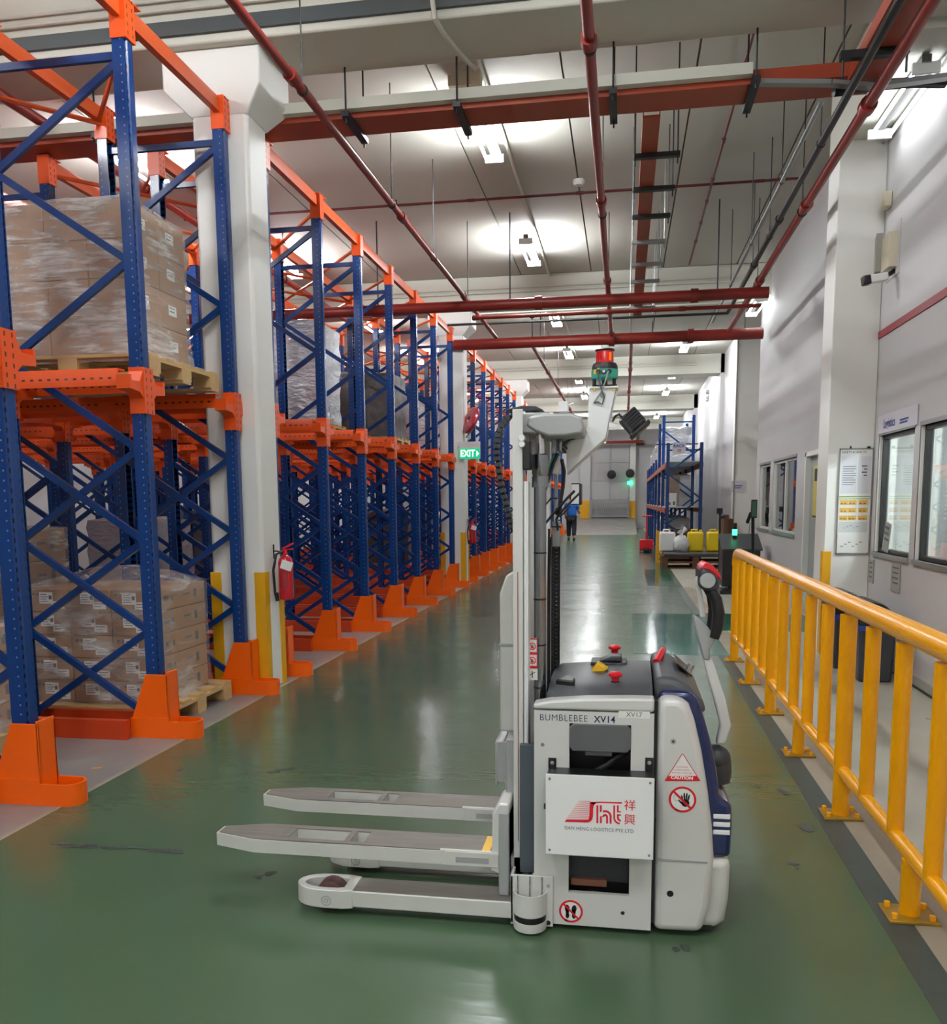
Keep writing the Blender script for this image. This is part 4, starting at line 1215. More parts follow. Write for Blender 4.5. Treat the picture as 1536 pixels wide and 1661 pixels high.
build('plate_body', MB().obox((2.43, 8.75, 1.19), (0.006, 0.2, 0.27), (0.12, 0.06, 0)), MT['plate_grey'], o)
pm = MB()
for k in range(4): pm.obox((2.425, 8.755 - .005 * k, 1.28 - k * .055), (0.004, 0.13, 0.02), (0.12, 0.06, 0))
build('printed_lines', pm, MT['print_grey'], o)

# camera and its beige box
o = empty('security_camera', (2.3, 8.75, 3.5), 'white security camera with black lens on an arm at the wall box', 'camera')
build('camera_body', MB().obox((2.235, 8.72, 3.525), (0.17, 0.075, 0.07), (0, -0.16, 0.12)), MT['batten'], o, bv=0.01)
build('camera_front', MB().obox((2.135, 8.71, 3.508), (0.07, 0.09, 0.085), (0, -0.16, 0.12)), MT['black'], o, bv=0.014)
build('camera_arm', MB().tube([(2.395, 8.78, 3.60), (2.35, 8.77, 3.57), (2.31, 8.74, 3.55)], 0.02, 8), MT['black'], o)
o = empty('wall_box', (2.36, 8.85, 3.6), 'beige junction box with sloping grey side on the right wall', 'box')
build('box_body', MB().box(2.32, 2.4, 8.72, 9.0, 3.62, 3.93), MT['beige'], o, bv=0.006)
build('box_cover', MB().prism([(9.005, 3.60), (9.005, 3.94), (8.96, 3.98), (8.96, 3.64)], 'x', 2.27, 2.33), MT['plate_grey'], o)
build('back_plate', MB().box(2.392, 2.399, 8.66, 9.06, 3.55, 4.02), MT['wall_paint'], o)
o = empty('wall_bell', (2.36, 9.05, 4.3), 'small beige box on the wall above the security camera', 'box')
build('box_body', MB().box(2.33, 2.398, 8.98, 9.12, 4.22, 4.36), MT['beige'], o, bv=0.01)
o = empty('wall_conduit', (2.36, 6, 4.84), 'grey conduit clipped along the top of the right wall', 'conduit')
build('pipe_run', MB().cyl((2.35, YB, 4.86), (2.35, 9.19, 4.86), 0.018, 8), MT['galv'], o)

# door poster
o = empty('door_poster', (2.45, 11.9, 1.5), 'tall yellow and white poster hung on the grey door', 'poster')
build('poster_sheet', MB().box(2.452, 2.458, 11.92, 12.22, 1.3, 1.98), MT['poster_yellow'], o)
build('poster_strip', MB().box(2.452, 2.458, 11.62, 11.86, 1.15, 2.0), MT['sign_lilac'], o)
pm = MB()
for k in range(9): pm.box(2.449, 2.452, 11.67, 11.82, 1.9 - k * .085, 1.93 - k * .085)
pm.box(2.449, 2.452, 12.0, 12.14, 1.78, 1.94).box(2.449, 2.452, 11.94, 12.2, 1.31, 1.335)
build('printed_marks', pm, MT['ink'], o)

# column sign, hand-held scanner charger, far things
o = empty('paper_notice', (2.85, 21.98, 2.0), 'white paper notice on the far right column', 'notice')
pA, pB = atY(1183, 780, 21.98), atY(1207, 798, 21.98)
build('paper_sheet', MB().box(pA.x + .05, pB.x, 21.97, 21.985, pB.z, pA.z), MT['sign_lilac'], o)
build('printed_lines', MB().box(pA.x + .1, pB.x - .05, 21.967, 21.97, pB.z + .14, pB.z + .16).box(pA.x + .1, pB.x - .08, 21.967, 21.97, pB.z + .09, pB.z + .11), MT['ink_blue'], o)
o = empty('emergency_light', (2.6, 24.8, 4.2), 'white twin-head emergency light on the far right wall', 'light')
pA = atX(1146, 645, 2.6)
build('light_body', MB().box(2.57, 2.648, pA.y - .2, pA.y + .2, pA.z - .1, pA.z + .1), MT['batten'], o, bv=.01)
build('lamp_head', MB().lathe([(0.0, 0), (.05, 0), (.07, .08), (0, .09)], (2.56, pA.y - .15, pA.z + .16), 'x', 12).lathe([(0.0, 0), (.05, 0), (.07, .08), (0, .09)], (2.56, pA.y - .15, pA.z - .02), 'x', 12), MT['alu'], o)

# AGV charging kiosk
o = empty('charging_kiosk', (1.95, 15.2, 0), 'black charging kiosk with sloping top at the end of the railing', 'kiosk')
kz = atY(1200, 880, 15.07).z
build('kiosk_body', MB().prism([(14.95, 0.12), (15.5, 0.12), (15.5, kz + .1), (14.95, kz - .12)], 'x', 1.62, 2.22), MT['black'], o, bv=.01)
build('kiosk_top', MB().prism([(14.93, kz - .13), (15.52, kz + .1), (15.52, kz + .13), (14.93, kz - .10)], 'x', 1.60, 2.25), MT['charcoal'], o)
build('kiosk_foot', MB().box(1.58, 2.2, 14.85, 15.55, 0, 0.06).box(1.72, 2.1, 15.0, 15.45, .06, .13), MT['dark_metal'], o)
o = empty('stack_light', (1.86, 15.3, 0.9), 'small green stack light on top of the black kiosk', 'light')
lz = kz + .09
build('light_stem', MB().cyl((1.85, 15.35, kz + .05), (1.85, 15.35, lz + .02), 0.035, 10).cyl((1.85, 15.35, lz + .12), (1.85, 15.35, lz + .22), 0.03, 10), MT['black'], o)
build('light_lens', MB().cyl((1.85, 15.35, lz + .02), (1.85, 15.35, lz + .12), 0.04, 12), MT['green_glow'], o)
o = empty('pole_stand', (1.62, 20, 0), 'thin black pole with a clamp device beside the pallets', 'stand')
pT, pBt = atY(1168, 832, 19.0), atY(1167, 905, 19.0)
build('pole', MB().cyl((pBt.x, 19.0, 0.0), (pT.x, 19.0, pT.z), 0.025, 8), MT['black'], o)
build('clamp_head', MB().box(pT.x - .07, pT.x + .05, 18.95, 19.05, pT.z - .02, pT.z + .1).box(pT.x - .02, pT.x + .1, 18.93, 19.03, pT.z - .12, pT.z - .06), MT['dark_metal'], o, bv=.008)
build('pole_base', MB().cyl((pBt.x, 19, 0), (pBt.x, 19, .03), .16, 14), MT['black'], o)
o = empty('pole_stand', (2.2, 14.6, 0), 'black pole with a small green display by the wall', 'stand')
pT, pBt = atY(1221, 840, 14.2), atY(1224, 905, 14.2)
build('pole', MB().cyl((pBt.x, 14.2, 0.0), (pT.x, 14.2, pT.z), 0.025, 8), MT['black'], o)
build('display_head', MB().box(pT.x - .03, pT.x + .06, 14.18, 14.22, pT.z + .0, pT.z + .28), MT['dark_metal'], o, bv=.006)
build('display_face', MB().box(pT.x - .02, pT.x + .05, 14.174, 14.18, pT.z + .02, pT.z + .26), mat('screen_dim_green', (70, 110, 90), .2), o)
build('pole_base', MB().cyl((pBt.x, 14.2, 0), (pBt.x, 14.2, .03), .14, 14), MT['black'], o)
o = empty('wall_scanner', (2.3, 16.5, 1.2), 'white wall phone with a hanging grey cord beside the far window', 'phone')
q = atX(1221, 822, 2.36)
build('phone_body', MB().box(2.33, 2.399, q.y - .12, q.y + .12, q.z - .08, q.z + .12), MT['beige'], o, bv=.015)
build('phone_handset', MB().obox((2.30, q.y, q.z - .2), (.06, .07, .22), (0.2, .3, 0)), MT['black'], o, bv=.015)
build('phone_cord', MB().tube([(2.32, q.y, q.z - .28), (2.30, q.y - .05, q.z - .5), (2.26, q.y - .1, q.z - .72), (2.24, q.y - .12, q.z - .85)], .012, 6), MT['plate_grey'], o)

# selective rack on the right
def sel_frame(parent, y, h, x0=1.06, x1=1.86):
    for x in (x0, x1):
        build('upright', MB().box(x - .04, x + .04, y - .05, y + .05, 0, h), MT['blue'], parent)
    z = .35; k = 0
    while z < h - .7:
        build('brace', MB().bar((x0, y, z), (x1, y, z + .62), .03, .04) if k % 2 else MB().bar((x1, y, z), (x0, y, z + .62), .03, .04), MT['blue'], parent)
        z += .62; k += 1
    build('brace', MB().bar((x0, y, h - .18), (x1, y, h - .18), .03, .04), MT['blue'], parent)


YR = [22.4, 25.1, 27.8, 30.5, 33.2, 35.9, 38.6, 40.9]
o = empty('shelf_rack', (1.46, 22.4, 0), 'blue upright selective shelf rack with brownish red beams against the right wall', 'shelf rack')
for i, y in enumerate(YR): sel_frame(o, y, 2.95 if i == 0 else (3.86 if i < 3 else 2.9))
for ya, yb in zip(YR[:-1], YR[1:]):
    for z in (1.30, 2.42):
        for bx_ in (1.02, 1.90):
            build('shelf_beam', MB().box(bx_ - .02, bx_ + .02, ya + .05, yb - .05, z - .06, z + .06), MT['rust'], o)
        n = 5
        for k in range(n):
            a = ya + .06 + (yb - ya - .12) * k / n
            build('shelf_board', MB().box(1.04, 1.88, a, a + (yb - ya - .12) / n - .01, z + .061, z + .085), MT['deck'], o)
o = empty('rack_end_guard', (0.98, 22.2, 0), 'yellow perforated guard at the front foot of the right shelf rack', 'guard')
build('guard_body', MB().prism([(0.82, 0), (1.12, 0), (1.06, .45), (0.98, .78), (0.84, .80)], 'y', 22.18, 22.22).box(0.80, 0.83, 22.18, 22.45, 0, .8), MT['yellow_flat'], o)
hm = MB()
for k in range(5):
    for x in (0.88, .96): hm.cyl((x, 22.176, .1 + k * .14), (x, 22.181, .1 + k * .14), .014, 8)
build('guard_holes', hm, MT['ink'], o)
o = empty('rack_sign', (1.45, 22.3, 2.7), 'white sign reading RACK 10 hung on the right shelf rack', 'sign')
pA, pB = atY(1091, 718, 22.3), atY(1112, 736, 22.3)
build('sign_panel', MB().box(pA.x, pB.x, 22.30, 22.31, pB.z, pA.z), MT['sign_lilac'], o)
build('sign_hook', MB().box(pA.x + .02, pA.x + .05, 22.31, 22.36, pB.z, pA.z).box(pA.x - .4, pB.x + .3, 22.345, 22.36, pA.z - .05, pA.z - .02), MT['blue'], o)
text('sign_letters', 'RACK', 0.105, ((pA.x + pB.x) / 2, 22.298, pA.z - .085), o, MT['ink_blue'], align='CENTER', thick=.003)
text('sign_number', '10', 0.095, ((pA.x + pB.x) / 2, 22.298, pB.z + .075), o, MT['rust'], align='CENTER', thick=.003)
rng = random.Random(4)
for q, (bay, z, h) in enumerate([(1, 2.506, 1.05), (2, 2.506, 0.95), (3, 2.506, 1.0), (1, 1.386, .85), (2, 1.386, .8), (0, 0.0, 0), (3, 1.386, .8), (4, 1.386, .85), (1, 0.0, 1.05), (2, 0, .95), (3, 0, 1.0), (4, 2.506, .95), (5, 1.386, .8), (5, 2.506, .9)]):
    if h == 0: continue
    yc = (YR[bay] + YR[bay + 1]) / 2
    o = empty('foil_wrapped_load', (1.46, yc, z), f'silver wrapped load {"on the floor" if z == 0 else ("on the upper shelf" if z > 2 else "on the lower shelf")} of the right rack, {ORD[bay]} bay', 'load', 'silver wrapped loads on the right rack')
    build('wrapped_body', shell(1.10, 1.82, yc - 1.05, yc + 1.05, z + .002, z + h, .04, amp=.05, seed=q * 5), MT['foil'], o, angle=70)
o = empty('carton', (1.35, 23.0, 1.386), 'white cardboard box with a printed sheet on the lower shelf of the right rack', 'box')
pA, pB = atY(1082, 800, 22.9), atY(1097, 820, 22.9)
build('box_body', MB().box(pA.x, pB.x, 22.9, 23.2, 1.387, pA.z), MT['paper'], o, bv=.005)
build('box_marks', MB().box(pA.x + .04, pA.x + .09, 22.897, 22.9, 1.43, 1.5).box(pB.x - .09, pB.x - .03, 22.897, 22.9, 1.43, 1.52), MT['print_grey'], o)
o = empty('wrapped_roll', (1.4, 24.2, 1.386), 'brownish wrapped bundle on the lower shelf behind the white box', 'load')
build('wrapped_body', shell(1.15, 1.42, 23.6, 24.2, 1.388, 2.2, .03, amp=.05, seed=77), mat('brown_wrap', (140, 122, 110), .3, .2, var=.3, bump=1, bscale=10), o, angle=70)

# dark platform on pallets, containers on it
for k in range(2):
    pallet((1.62, 20.9, 0.145 * k), f'old brown pallet under the dark platform before the right rack, {"lower" if k == 0 else "upper"} of two', 1.5, 1.0, 'old_wood')
o = empty('platform_plate', (1.62, 20.9, .146), 'flat dark grey platform lying on the old brown pallet', 'platform')
build('platform_body', MB().box(0.92, 2.32, 20.35, 21.4, .291, .35), MT['charcoal'], o, bv=.01)


def jerrican(x, y, z, m, label, sx=.36, sy=.3, h=.46):
    o = empty('jerrican', (x, y, z), label, 'jerrican')
    build('can_body', MB().box(x - sx / 2, x + sx / 2, y - sy / 2, y + sy / 2, z, z + h), MT[m], o, bv=.05, seg=3)
    build('can_handle', MB().tube([(x - sx * .3, y, z + h - .02), (x - sx * .25, y, z + h + .05), (x + sx * .1, y, z + h + .05), (x + sx * .15, y, z + h - .02)], .018, 8), MT[m], o)
    build('can_cap', MB().cyl((x + sx * .33, y, z + h - .01), (x + sx * .33, y, z + h + .05), .035, 10), MT['black'] if m != 'lime' else MT['lime'], o)


jz = 0.351
jerrican(1.02, 21.2, jz, 'paper', 'white jerrican with a dark cap beside the yellow rack guard')
jerrican(1.66, 21.15, jz, 'lime', 'yellow jerrican behind the plastic bag, left of two')
jerrican(2.08, 21.15, jz, 'lime', 'yellow jerrican beside the rack upright, right of two', .34)
o = empty('plastic_bag', (1.32, 21.0, jz), 'tied clear plastic bag lying between the white and yellow jerricans', 'bag')
bgm = MB().ball((1.33, 20.95, jz + .19), .19, sc=(1, .7, 1)).tube([(1.33, 20.95, jz + .34), (1.34, 20.95, jz + .42), (1.42, 20.95, jz + .54)], [.06, .03, .05], 8).tube([(1.33, 20.95, jz + .4), (1.26, 20.95, jz + .5)], [.03, .06], 8)
bgm.v = [tuple(Vector(v) + Vector((noise.noise(Vector(v) * 9), noise.noise(Vector(v) * 9 + Vector((5, 0, 0))), noise.noise(Vector(v) * 9 + Vector((0, 7, 0))))) * .05) for v in bgm.v]
build('bag_body', bgm, MT['bag'], o, angle=80)
for q, (bx, lb) in enumerate(((2.36, 'brown board leaning against the right wall, left of two'), (2.47, 'brown board leaning against the right wall, right of two'))):
    o = empty('leaning_board', (bx, 22.0, 0), lb, 'board')
    build('board_body', MB().obox((bx + .0, 21.6 + .12 * q, .60 - .05 * q), (.10, .6, 1.2 - .1 * q), (0, .03, 0)), MT['brown'], o)
for k in range(3):
    o = empty('timber_stack', (1.5, 23.6, .05), f'brown timber board stacked on the floor under the right rack, {["lowest", "middle", "topmost"][k]}', 'board', 'brown boards under the right rack')
    build('board_body', MB().box(1.12, 1.8, 23.0, 24.6, .001 + .27 * k, .23 + .27 * k), MT['brown'], o, bv=.01)
o = empty('hand_pallet_truck', (0.95, 28, 0), 'red hand pallet truck parked by the right rack', 'pallet truck')
build('truck_forks', MB().box(.75, .88, 26.6, 27.7, .06, .12).box(1.0, 1.13, 26.6, 27.7, .06, .12), MT['red'], o, bv=.01)
build('truck_head', MB().box(.74, 1.14, 26.4, 26.62, .1, .4), MT['red'], o, bv=.02)
build('truck_tiller', MB().tube([(.94, 26.45, .4), (.94, 26.25, 1.1)], .025, 8).tube([(.80, 26.25, 1.1), (1.08, 26.25, 1.1)], .02, 8), MT['red'], o)
build('truck_wheel', MB().cyl((.86, 26.45, .09), (1.02, 26.45, .09), .09, 14), MT['rubber'], o)

o.location.x -= .27
# end wall things
o = empty('end_railing', (-.85, 50.1, .6), 'grey barred barrier across the far end door', 'barrier')
zr = .60
for x in (-1.85, .25): build('post', MB().box(x - .05, x + .05, 49.95, 50.05, zr - .04, zr + 1.15), MT['galv'], o)
build('rail', MB().box(-1.85, .25, 49.97, 50.03, zr + .95, zr + 1.03), MT['galv'], o)
build('rail', MB().box(-1.85, .25, 49.97, 50.03, zr + .05, zr + .12), MT['galv'], o)
for k in range(19):
    x = -1.75 + k * .105
    build('bar', MB().bar((x, 50.0, zr + .12), (x + .14, 50.0, zr + .95), .05, .03), MT['galv'], o)
def wallfan(x, y, z, label, rod):
    o = empty('wall_fan', (x, y, z), label, 'fan')
    if rod: build('fan_rod', MB().cyl((x - .05, y + .05, z), (x - .05, y + .05, z + 2.6), .02, 6), MT['galv'], o)
    build('fan_cage', MB().lathe([(.05, .0), (.23, -.02), (.25, -.08), (.23, -.14), (.05, -.17)], (x, y, z), 'y', 20), MT['dark_metal'], o)
    b = MB()
    for k in range(4):
        a = k * PI / 2
        b.obox((x + .12 * math.cos(a), y - .08, z + .12 * math.sin(a)), (.16, .01, .08), (0, -a, 0))
    build('fan_blades', b, MT['alu'], o)
    build('fan_mount', MB().cyl((x, y, z), (x, y + .12, z), .04, 8).bar((x, y + .1, z), (x - .05, y + .2, z - .05), .05, .05), MT['dark_metal'], o)
pf = atY(992, 770, 50.1); wallfan(pf.x, 50.1, pf.z, 'dark round wall fan hanging before the far end door', True)
pf = atY(1022, 768, 50.0); wallfan(pf.x, 50.0, pf.z, 'dark round wall fan above the green lamp at the far end', False)
o = empty('green_lamp', (pf.x, 50.1, pf.z - .6), 'glowing green lamp on the far white wall post', 'lamp')
build('lamp_body', MB().box(pf.x - .14, pf.x + .14, 50.08, 50.18, pf.z - .62, pf.z - .42), MT['green_glow'], o, bv=.04)
o = empty('air_vent', (1.1, 50.4, 5), 'dark louvred vent high on the far end wall', 'vent')
va, vb = atY(1026, 714, 50.4), atY(1046, 723, 50.4)
build('vent_frame', MB().box(va.x, vb.x, 50.38, 50.49, vb.z, va.z), MT['plate_grey'], o)
for k in range(4):
    a = vb.z + .04 + (va.z - vb.z - .08) * k / 4
    build('louvre', MB().box(va.x + .05, vb.x - .05, 50.36, 50.38, a, a + .04), MT['dark_metal'], o)
o = empty('hanging_lamp', (-.2, 48, 4.6), 'pale box lamp hanging near the far end wall', 'lamp')
pl = atY(977, 717, 48)
build('lamp_body', MB().box(pl.x - .35, pl.x + .2, 47.8, 48.2, pl.z - .08, pl.z + .18), MT['beige'], o, bv=.02)
build('lamp_rod', MB().cyl((pl.x, 48, pl.z + .18), (pl.x, 48, SLAB), .015, 6), MT['dark_metal'], o)

# inside the near office
o = empty('office_shelf', (4.8, 7.2, 0), 'pale shelf cabinet against the office wall behind the near window', 'cabinet')
build('cabinet_body', MB().box(4.75, 5.18, 6.4, 8.6, 0, .85), MT['batten'], o, bv=.01)
o = empty('office_poster', (5.19, 7.4, 1.6), 'large grey photo poster on the office wall behind the glass', 'poster')
build('poster_sheet', MB().box(5.17, 5.195, 6.5, 8.2, 1.25, 2.0), MT['panel_blue'], o)
o = empty('office_desk', (3.2, 7.2, 0), 'white office desk just inside the near window', 'desk')
build('desk_top', MB().box(2.7, 3.6, 6.2, 8.6, .93, .97), MT['batten'], o)
for (x, y2) in ((2.75, 6.25), (3.55, 6.25), (2.75, 8.55), (3.55, 8.55)):
    build('leg', MB().box(x - .03, x + .03, y2 - .03, y2 + .03, 0, .93), MT['alu'], o)
o = empty('potted_plant', (3.5, 7.75, .97), 'small bushy green plant in a tan pot seen through the near window', 'plant')
build('pot', MB().lathe([(0, 0), (.09, 0), (.12, .14), (.10, .14), (0, .12)], (3.45, 7.72, .971), n=16), mat('pot_tan', (188, 150, 100), .6), o)
pb = MB(); rg = random.Random(3)
for k in range(46):
    a = rg.random() * 2 * PI; e = rg.random() * 1.2 + .2; L = .12 + rg.random() * .1
    c = Vector((3.45, 7.72, 1.1)); d = Vector((math.cos(a) * math.cos(e), math.sin(a) * math.cos(e), math.sin(e)))
    s = Vector((-math.sin(a), math.cos(a), 0)) * .018
    pb.add([c, c + d * L * .5 + s, c + d * L, c + d * L * .5 - s], [(0, 1, 2, 3)])
build('foliage', pb, MT['leaf'], o)['kind'] = 'stuff'
o = empty('printer', (3.0, 7.5, .97), 'white office printer on the desk behind the near window', 'printer')
build('printer_body', MB().box(2.75, 3.1, 7.25, 7.6, .971, 1.12), MT['batten'], o, bv=.02)
build('printer_tray', MB().obox((2.8, 7.66, 1.15), (.2, .12, .03), (.4, 0, 0)), MT['brown'], o)
o = empty('filing_cabinet', (3.9, 9.6, 0), 'tall white cabinet inside the office behind the smaller window', 'cabinet')
build('cabinet_body', MB().box(3.6, 4.2, 9.3, 10.2, 0, 1.55), MT['batten'], o, bv=.01)
build('cabinet_seam', MB().box(3.595, 3.6, 9.32, 10.18, .76, .775), MT['plate_grey'], o)
o = empty('office_monitor', (4.6, 14.2, 0), 'dark shelf of files behind the far windows', 'shelf')
build('shelf_body', MB().box(4.6, 5.15, 11.6, 16.2, 0, .9), MT['brown'], o)

# ================================================================== PERSON
p = empty('person', (-2.05, 35.2, 0), 'person in a blue shirt and dark trousers walking away down the far aisle', 'person')


def skin(name, verts, edges, radii, m, parent, root=0, sub=2):
    me = bpy.data.meshes.new(name)
    me.from_pydata([tuple(v) for v in verts], edges, [])
    ob = link(name, me, parent)
    me.materials.append(m)
    sk = ob.modifiers.new('skin', 'SKIN')
    for i, r in enumerate(radii):
        me.skin_vertices[0].data[i].radius = (r, r) if not isinstance(r, tuple) else r
    me.skin_vertices[0].data[root].use_root = True
    sk.use_smooth_shade = True
    ss = ob.modifiers.new('sub', 'SUBSURF'); ss.levels = sub; ss.render_levels = sub
    return ob


# local frame: walking towards +Y
V = [(0, 0, .95), (0, .01, 1.12), (0, .0, 1.30), (0, 0, 1.42), (0, .01, 1.50), (0, .02, 1.58), (0, .03, 1.68),      # 0-6 spine to head
     (-.19, 0, 1.40), (-.26, -.06, 1.12), (-.24, .08, .92), (-.235, .14, .84),                                        # 7-10 left arm
     (.19, 0, 1.40), (.27, .06, 1.14), (.30, .24, 1.08), (.31, .32, 1.08),                                            # 11-14 right arm
     (-.10, 0, .90), (-.11, .12, .50), (-.11, .05, .09), (-.115, .17, .04),                                           # 15-18 left leg
     (.10, 0, .90), (.11, -.04, .50), (.11, -.24, .13), (.115, -.14, .05)]                                            # 19-22 right leg
Ed = [(0, 1), (1, 2), (2, 3), (3, 4), (4, 5), (5, 6), (3, 7), (7, 8), (8, 9), (9, 10), (3, 11), (11, 12), (12, 13), (13, 14), (0, 15), (15, 16), (16, 17), (17, 18), (0, 19), (19, 20), (20, 21), (21, 22)]
Rr = [(.15, .11), (.14, .10), (.16, .11), (.12, .09), .055, .085, .08, .065, .05, .04, .04, .065, .05, .04, .04, .085, .06, .042, .04, .085, .06, .042, .04]
skin('body', V, Ed, Rr, MT['skin'], p)
skin('shirt', [(0, 0, .90), (0, .01, 1.12), (0, 0, 1.30), (0, 0, 1.43), (-.19, 0, 1.40), (-.245, -.04, 1.2), (.19, 0, 1.40), (.255, .04, 1.2)],
     [(0, 1), (1, 2), (2, 3), (3, 4), (4, 5), (3, 6), (6, 7)], [(.23, .16), (.22, .15), (.23, .155), (.16, .12), .11, .095, .11, .095], MT['shirt'], p)
skin('trousers', [(0, 0, .95), (-.10, 0, .88), (-.11, .12, .50), (-.11, .06, .12), (.10, 0, .88), (.11, -.04, .50), (.11, -.23, .16)],
     [(0, 1), (1, 2), (2, 3), (0, 4), (4, 5), (5, 6)], [(.20, .15), .13, .105, .09, .13, .105, .09], MT['trousers'], p)
for (x, y) in ((-.112, .11), (.112, -.17)):
    build('shoe', MB().box(x - 2.05 - .05, x - 2.05 + .05, 35.2 + y - .13, 35.2 + y + .13, .0, .09), MT['shoe'], p, bv=.03, seg=3)
build('hair', MB().ball((-2.05, 35.2 + .015, 1.68), .1, sc=(.95, 1.0, 1.0)), MT['hair'], p)
# ================================================================== THE PALLET STACKER (driverless forklift)
YS, YF2 = 3.03, 3.72                       # near and far faces of the chassis
YM = 3.38
A = empty('pallet_stacker', (0, YM, 0), 'silver and navy driverless pallet stacker with tall mast and red beacon', 'forklift')


def q(px, py, Y=YS):
    v = atY(px, py, Y)
    return (v.x, v.z)


# side panels with the two openings
xa, xb, z0, z1 = -0.305, 0.113, 0.022, 0.815
w0, w1 = -0.18, 0.035


def side_panel(ya, yb, openings=True):
    b = MB()
    if not openings:
        b.box(xa, xb, ya, yb, z0, z1); return b
    zs = [z0, .145, .285, .595, .772, z1]
    b.box(xa, w0, ya, yb, z0, z1).box(w1, xb, ya, yb, z0, z1)
    b.box(w0, w1, ya, yb, z0, .145).box(w0, w1, ya, yb, .285, .595).box(w0, w1, ya, yb, .772, z1)
    return b


build('side_panel', side_panel(YS, YS + .022), MT['silver'], A)
build('side_panel', side_panel(YF2 - .022, YF2, False), MT['silver'], A, bv=.004)
build('chassis_core', MB().box(xa + .01, xb + .02, YS + .10, YF2 - .1, .03, .80).box(xa + .01, xb, YS + .022, YS + .1, .03, .06).box(xa + .01, xa + .05, YS + .022, YF2 - .022, .03, .81), MT['black'], A)
build('battery_block', MB().box(-.26, .09, YS + .08, YS + .1, .16, .56), MT['charcoal'], A)
build('copper_strip', MB().box(-.175, -.045, YS + .06, YS + .08, .148, .172), mat('copper_dull', (150, 100, 80), .5), A)
fl = build('opening_flap', MB().prism([(w0, .69), (w0 + .012, .673), (w1 - .012, .673), (w1, .69), (w1, .757), (w1 - .015, .772), (w0 + .015, .772), (w0, .757)], 'y', YS - .006, YS + .016).prism([(-.125, .655), (-.03, .655), (-.03, .675), (-.125, .675)], 'y', YS + .006, YS + .014), MT['flap'], A, bv=.003)
build('cable_loom', MB().tube([(-.075, YS + .05, .59), (-.04, YS + .045, .62), (.0, YS + .05, .65), (.03, YS + .06, .68)], .012, 8).tube([(-.09, YS + .05, .59), (-.05, YS + .045, .615), (-.01, YS + .05, .64), (.03, YS + .06, .665)], .009, 8), MT['black'], A)
# lid band and hood
lid = [(xa - .003, .820), (xb, .820), (xb, .868), (.04, .868), (-.12, .862), (-.24, .852), (xa - .003, .838)]
build('lid_band', MB().prism(lid, 'y', YS - .003, YS + .07), MT['silver'], A, bv=.012, seg=3)
build('lid_band', MB().prism(lid, 'y', YF2 - .07, YF2 + .003), MT['silver'], A, bv=.012, seg=3)
h = MB()
prof = []
N = 12
for i in range(N + 1):
    t = i / N; y = YS + .035 + (YF2 - YS - .07) * t
    prof.append((y, .855 + .065 * math.sin(PI * min(max(t, 0), 1)) ** .45))
vs = []; X = [-.265, -.24, -.10, .04, .108]
dz = [-.035, -.018, -.008, 0, 0]
for x, d in zip(X, dz):
    for (y, z) in prof: vs.append((x, y, z + d))
for x in X:
    for (y, z) in prof: vs.append((x, y, .80))
n = N + 1; m0 = len(X) * n
fs = []
for i in range(len(X) - 1):
    for j in range(N):
        fs.append((i * n + j, (i + 1) * n + j, (i + 1) * n + j + 1, i * n + j + 1))
for i in (0, len(X) - 1):
    for j in range(N): fs.append((i * n + j, i * n + j + 1, m0 + i * n + j + 1, m0 + i * n + j))
for j in (0, N):
    for i in range(len(X) - 1): fs.append((i * n + j, (i + 1) * n + j, m0 + (i + 1) * n + j, m0 + i * n + j))
hd = build('hood', h.add(vs, fs), MT['hood'], A, angle=50)
build('hood_recess', MB().box(-.12, .02, 3.40, 3.52, .902, .924).prism([(-.24, 3.16), (-.17, 3.14), (-.17, 3.2), (-.2, 3.26)], 'z', .87, .902), MT['black'], hd, bv=.006)
build('hood_grip', MB().prism([(-.09, .924), (.0, .924), (.0, .945), (-.04, .945)], 'y', 3.42, 3.50), MT['charcoal'], hd, bv=.006)


def estop(x, y, z):
    b = build('emergency_stop', MB().cyl((x, y, z - .03), (x, y, z), .017, 16), MT['black'], A)
    build('stop_button', MB().lathe([(0.013, 0), (.015, .012), (.024, .018), (.025, .026), (.018, .032), (0, .033)], (x, y, z), n=20), MT['red'], b)


for px, py, Y in ((998, 1104, 3.17), (997, 1059, 3.60)):
    v = atY(px, py, Y); estop(v.x, Y, v.z)
v = atY(974, 1086, 3.30)
build('lever', MB().prism([(v.x - .035, v.z - .005), (v.x - .01, v.z + .028), (v.x + .03, v.z + .004), (v.x - .02, v.z - .028)], 'y', 3.29, 3.34), MT['lamp_yellow'], A, bv=.005)

# rear cover: silver flanks, navy back, bumper, dark console
silv = [(.122, .018), (.292, .022), (.318, .12), (.328, .30), (.318, .42), (.302, .54), (.278, .68), (.252, .79), (.232, .845), (.20, .872), (.15, .872), (.122, .86)]
build('rear_cover', MB().prism(silv, 'y', YS + .002, YS + .16), MT['silver'], A, bv=.028, seg=4)
build('rear_cover', MB().prism(silv, 'y', YF2 - .16, YF2), MT['silver'], A, bv=.028, seg=4)
build('cover_ridge', MB().box(.135, .305, YS - .001, YS + .004, .285, .293), MT['silver_dk'], A, bv=.001)
navy = [(.13, .28), (.388, .285), (.392, .40), (.388, .485), (.352, .50), (.345, .52), (.335, .60), (.312, .71), (.285, .80), (.262, .86), (.235, .885), (.13, .885)]
build('rear_shell', MB().prism(navy, 'y', YS + .055, YF2 - .055), MT['navy'], A, bv=.03, seg=4)
bump = [(.20, .018), (.345, .02), (.375, .05), (.387, .13), (.390, .282), (.325, .282), (.20, .25)]
build('rear_bumper', MB().prism(bump, 'y', YS + .045, YF2 - .045), MT['fork_side'], A, bv=.03, seg=4)
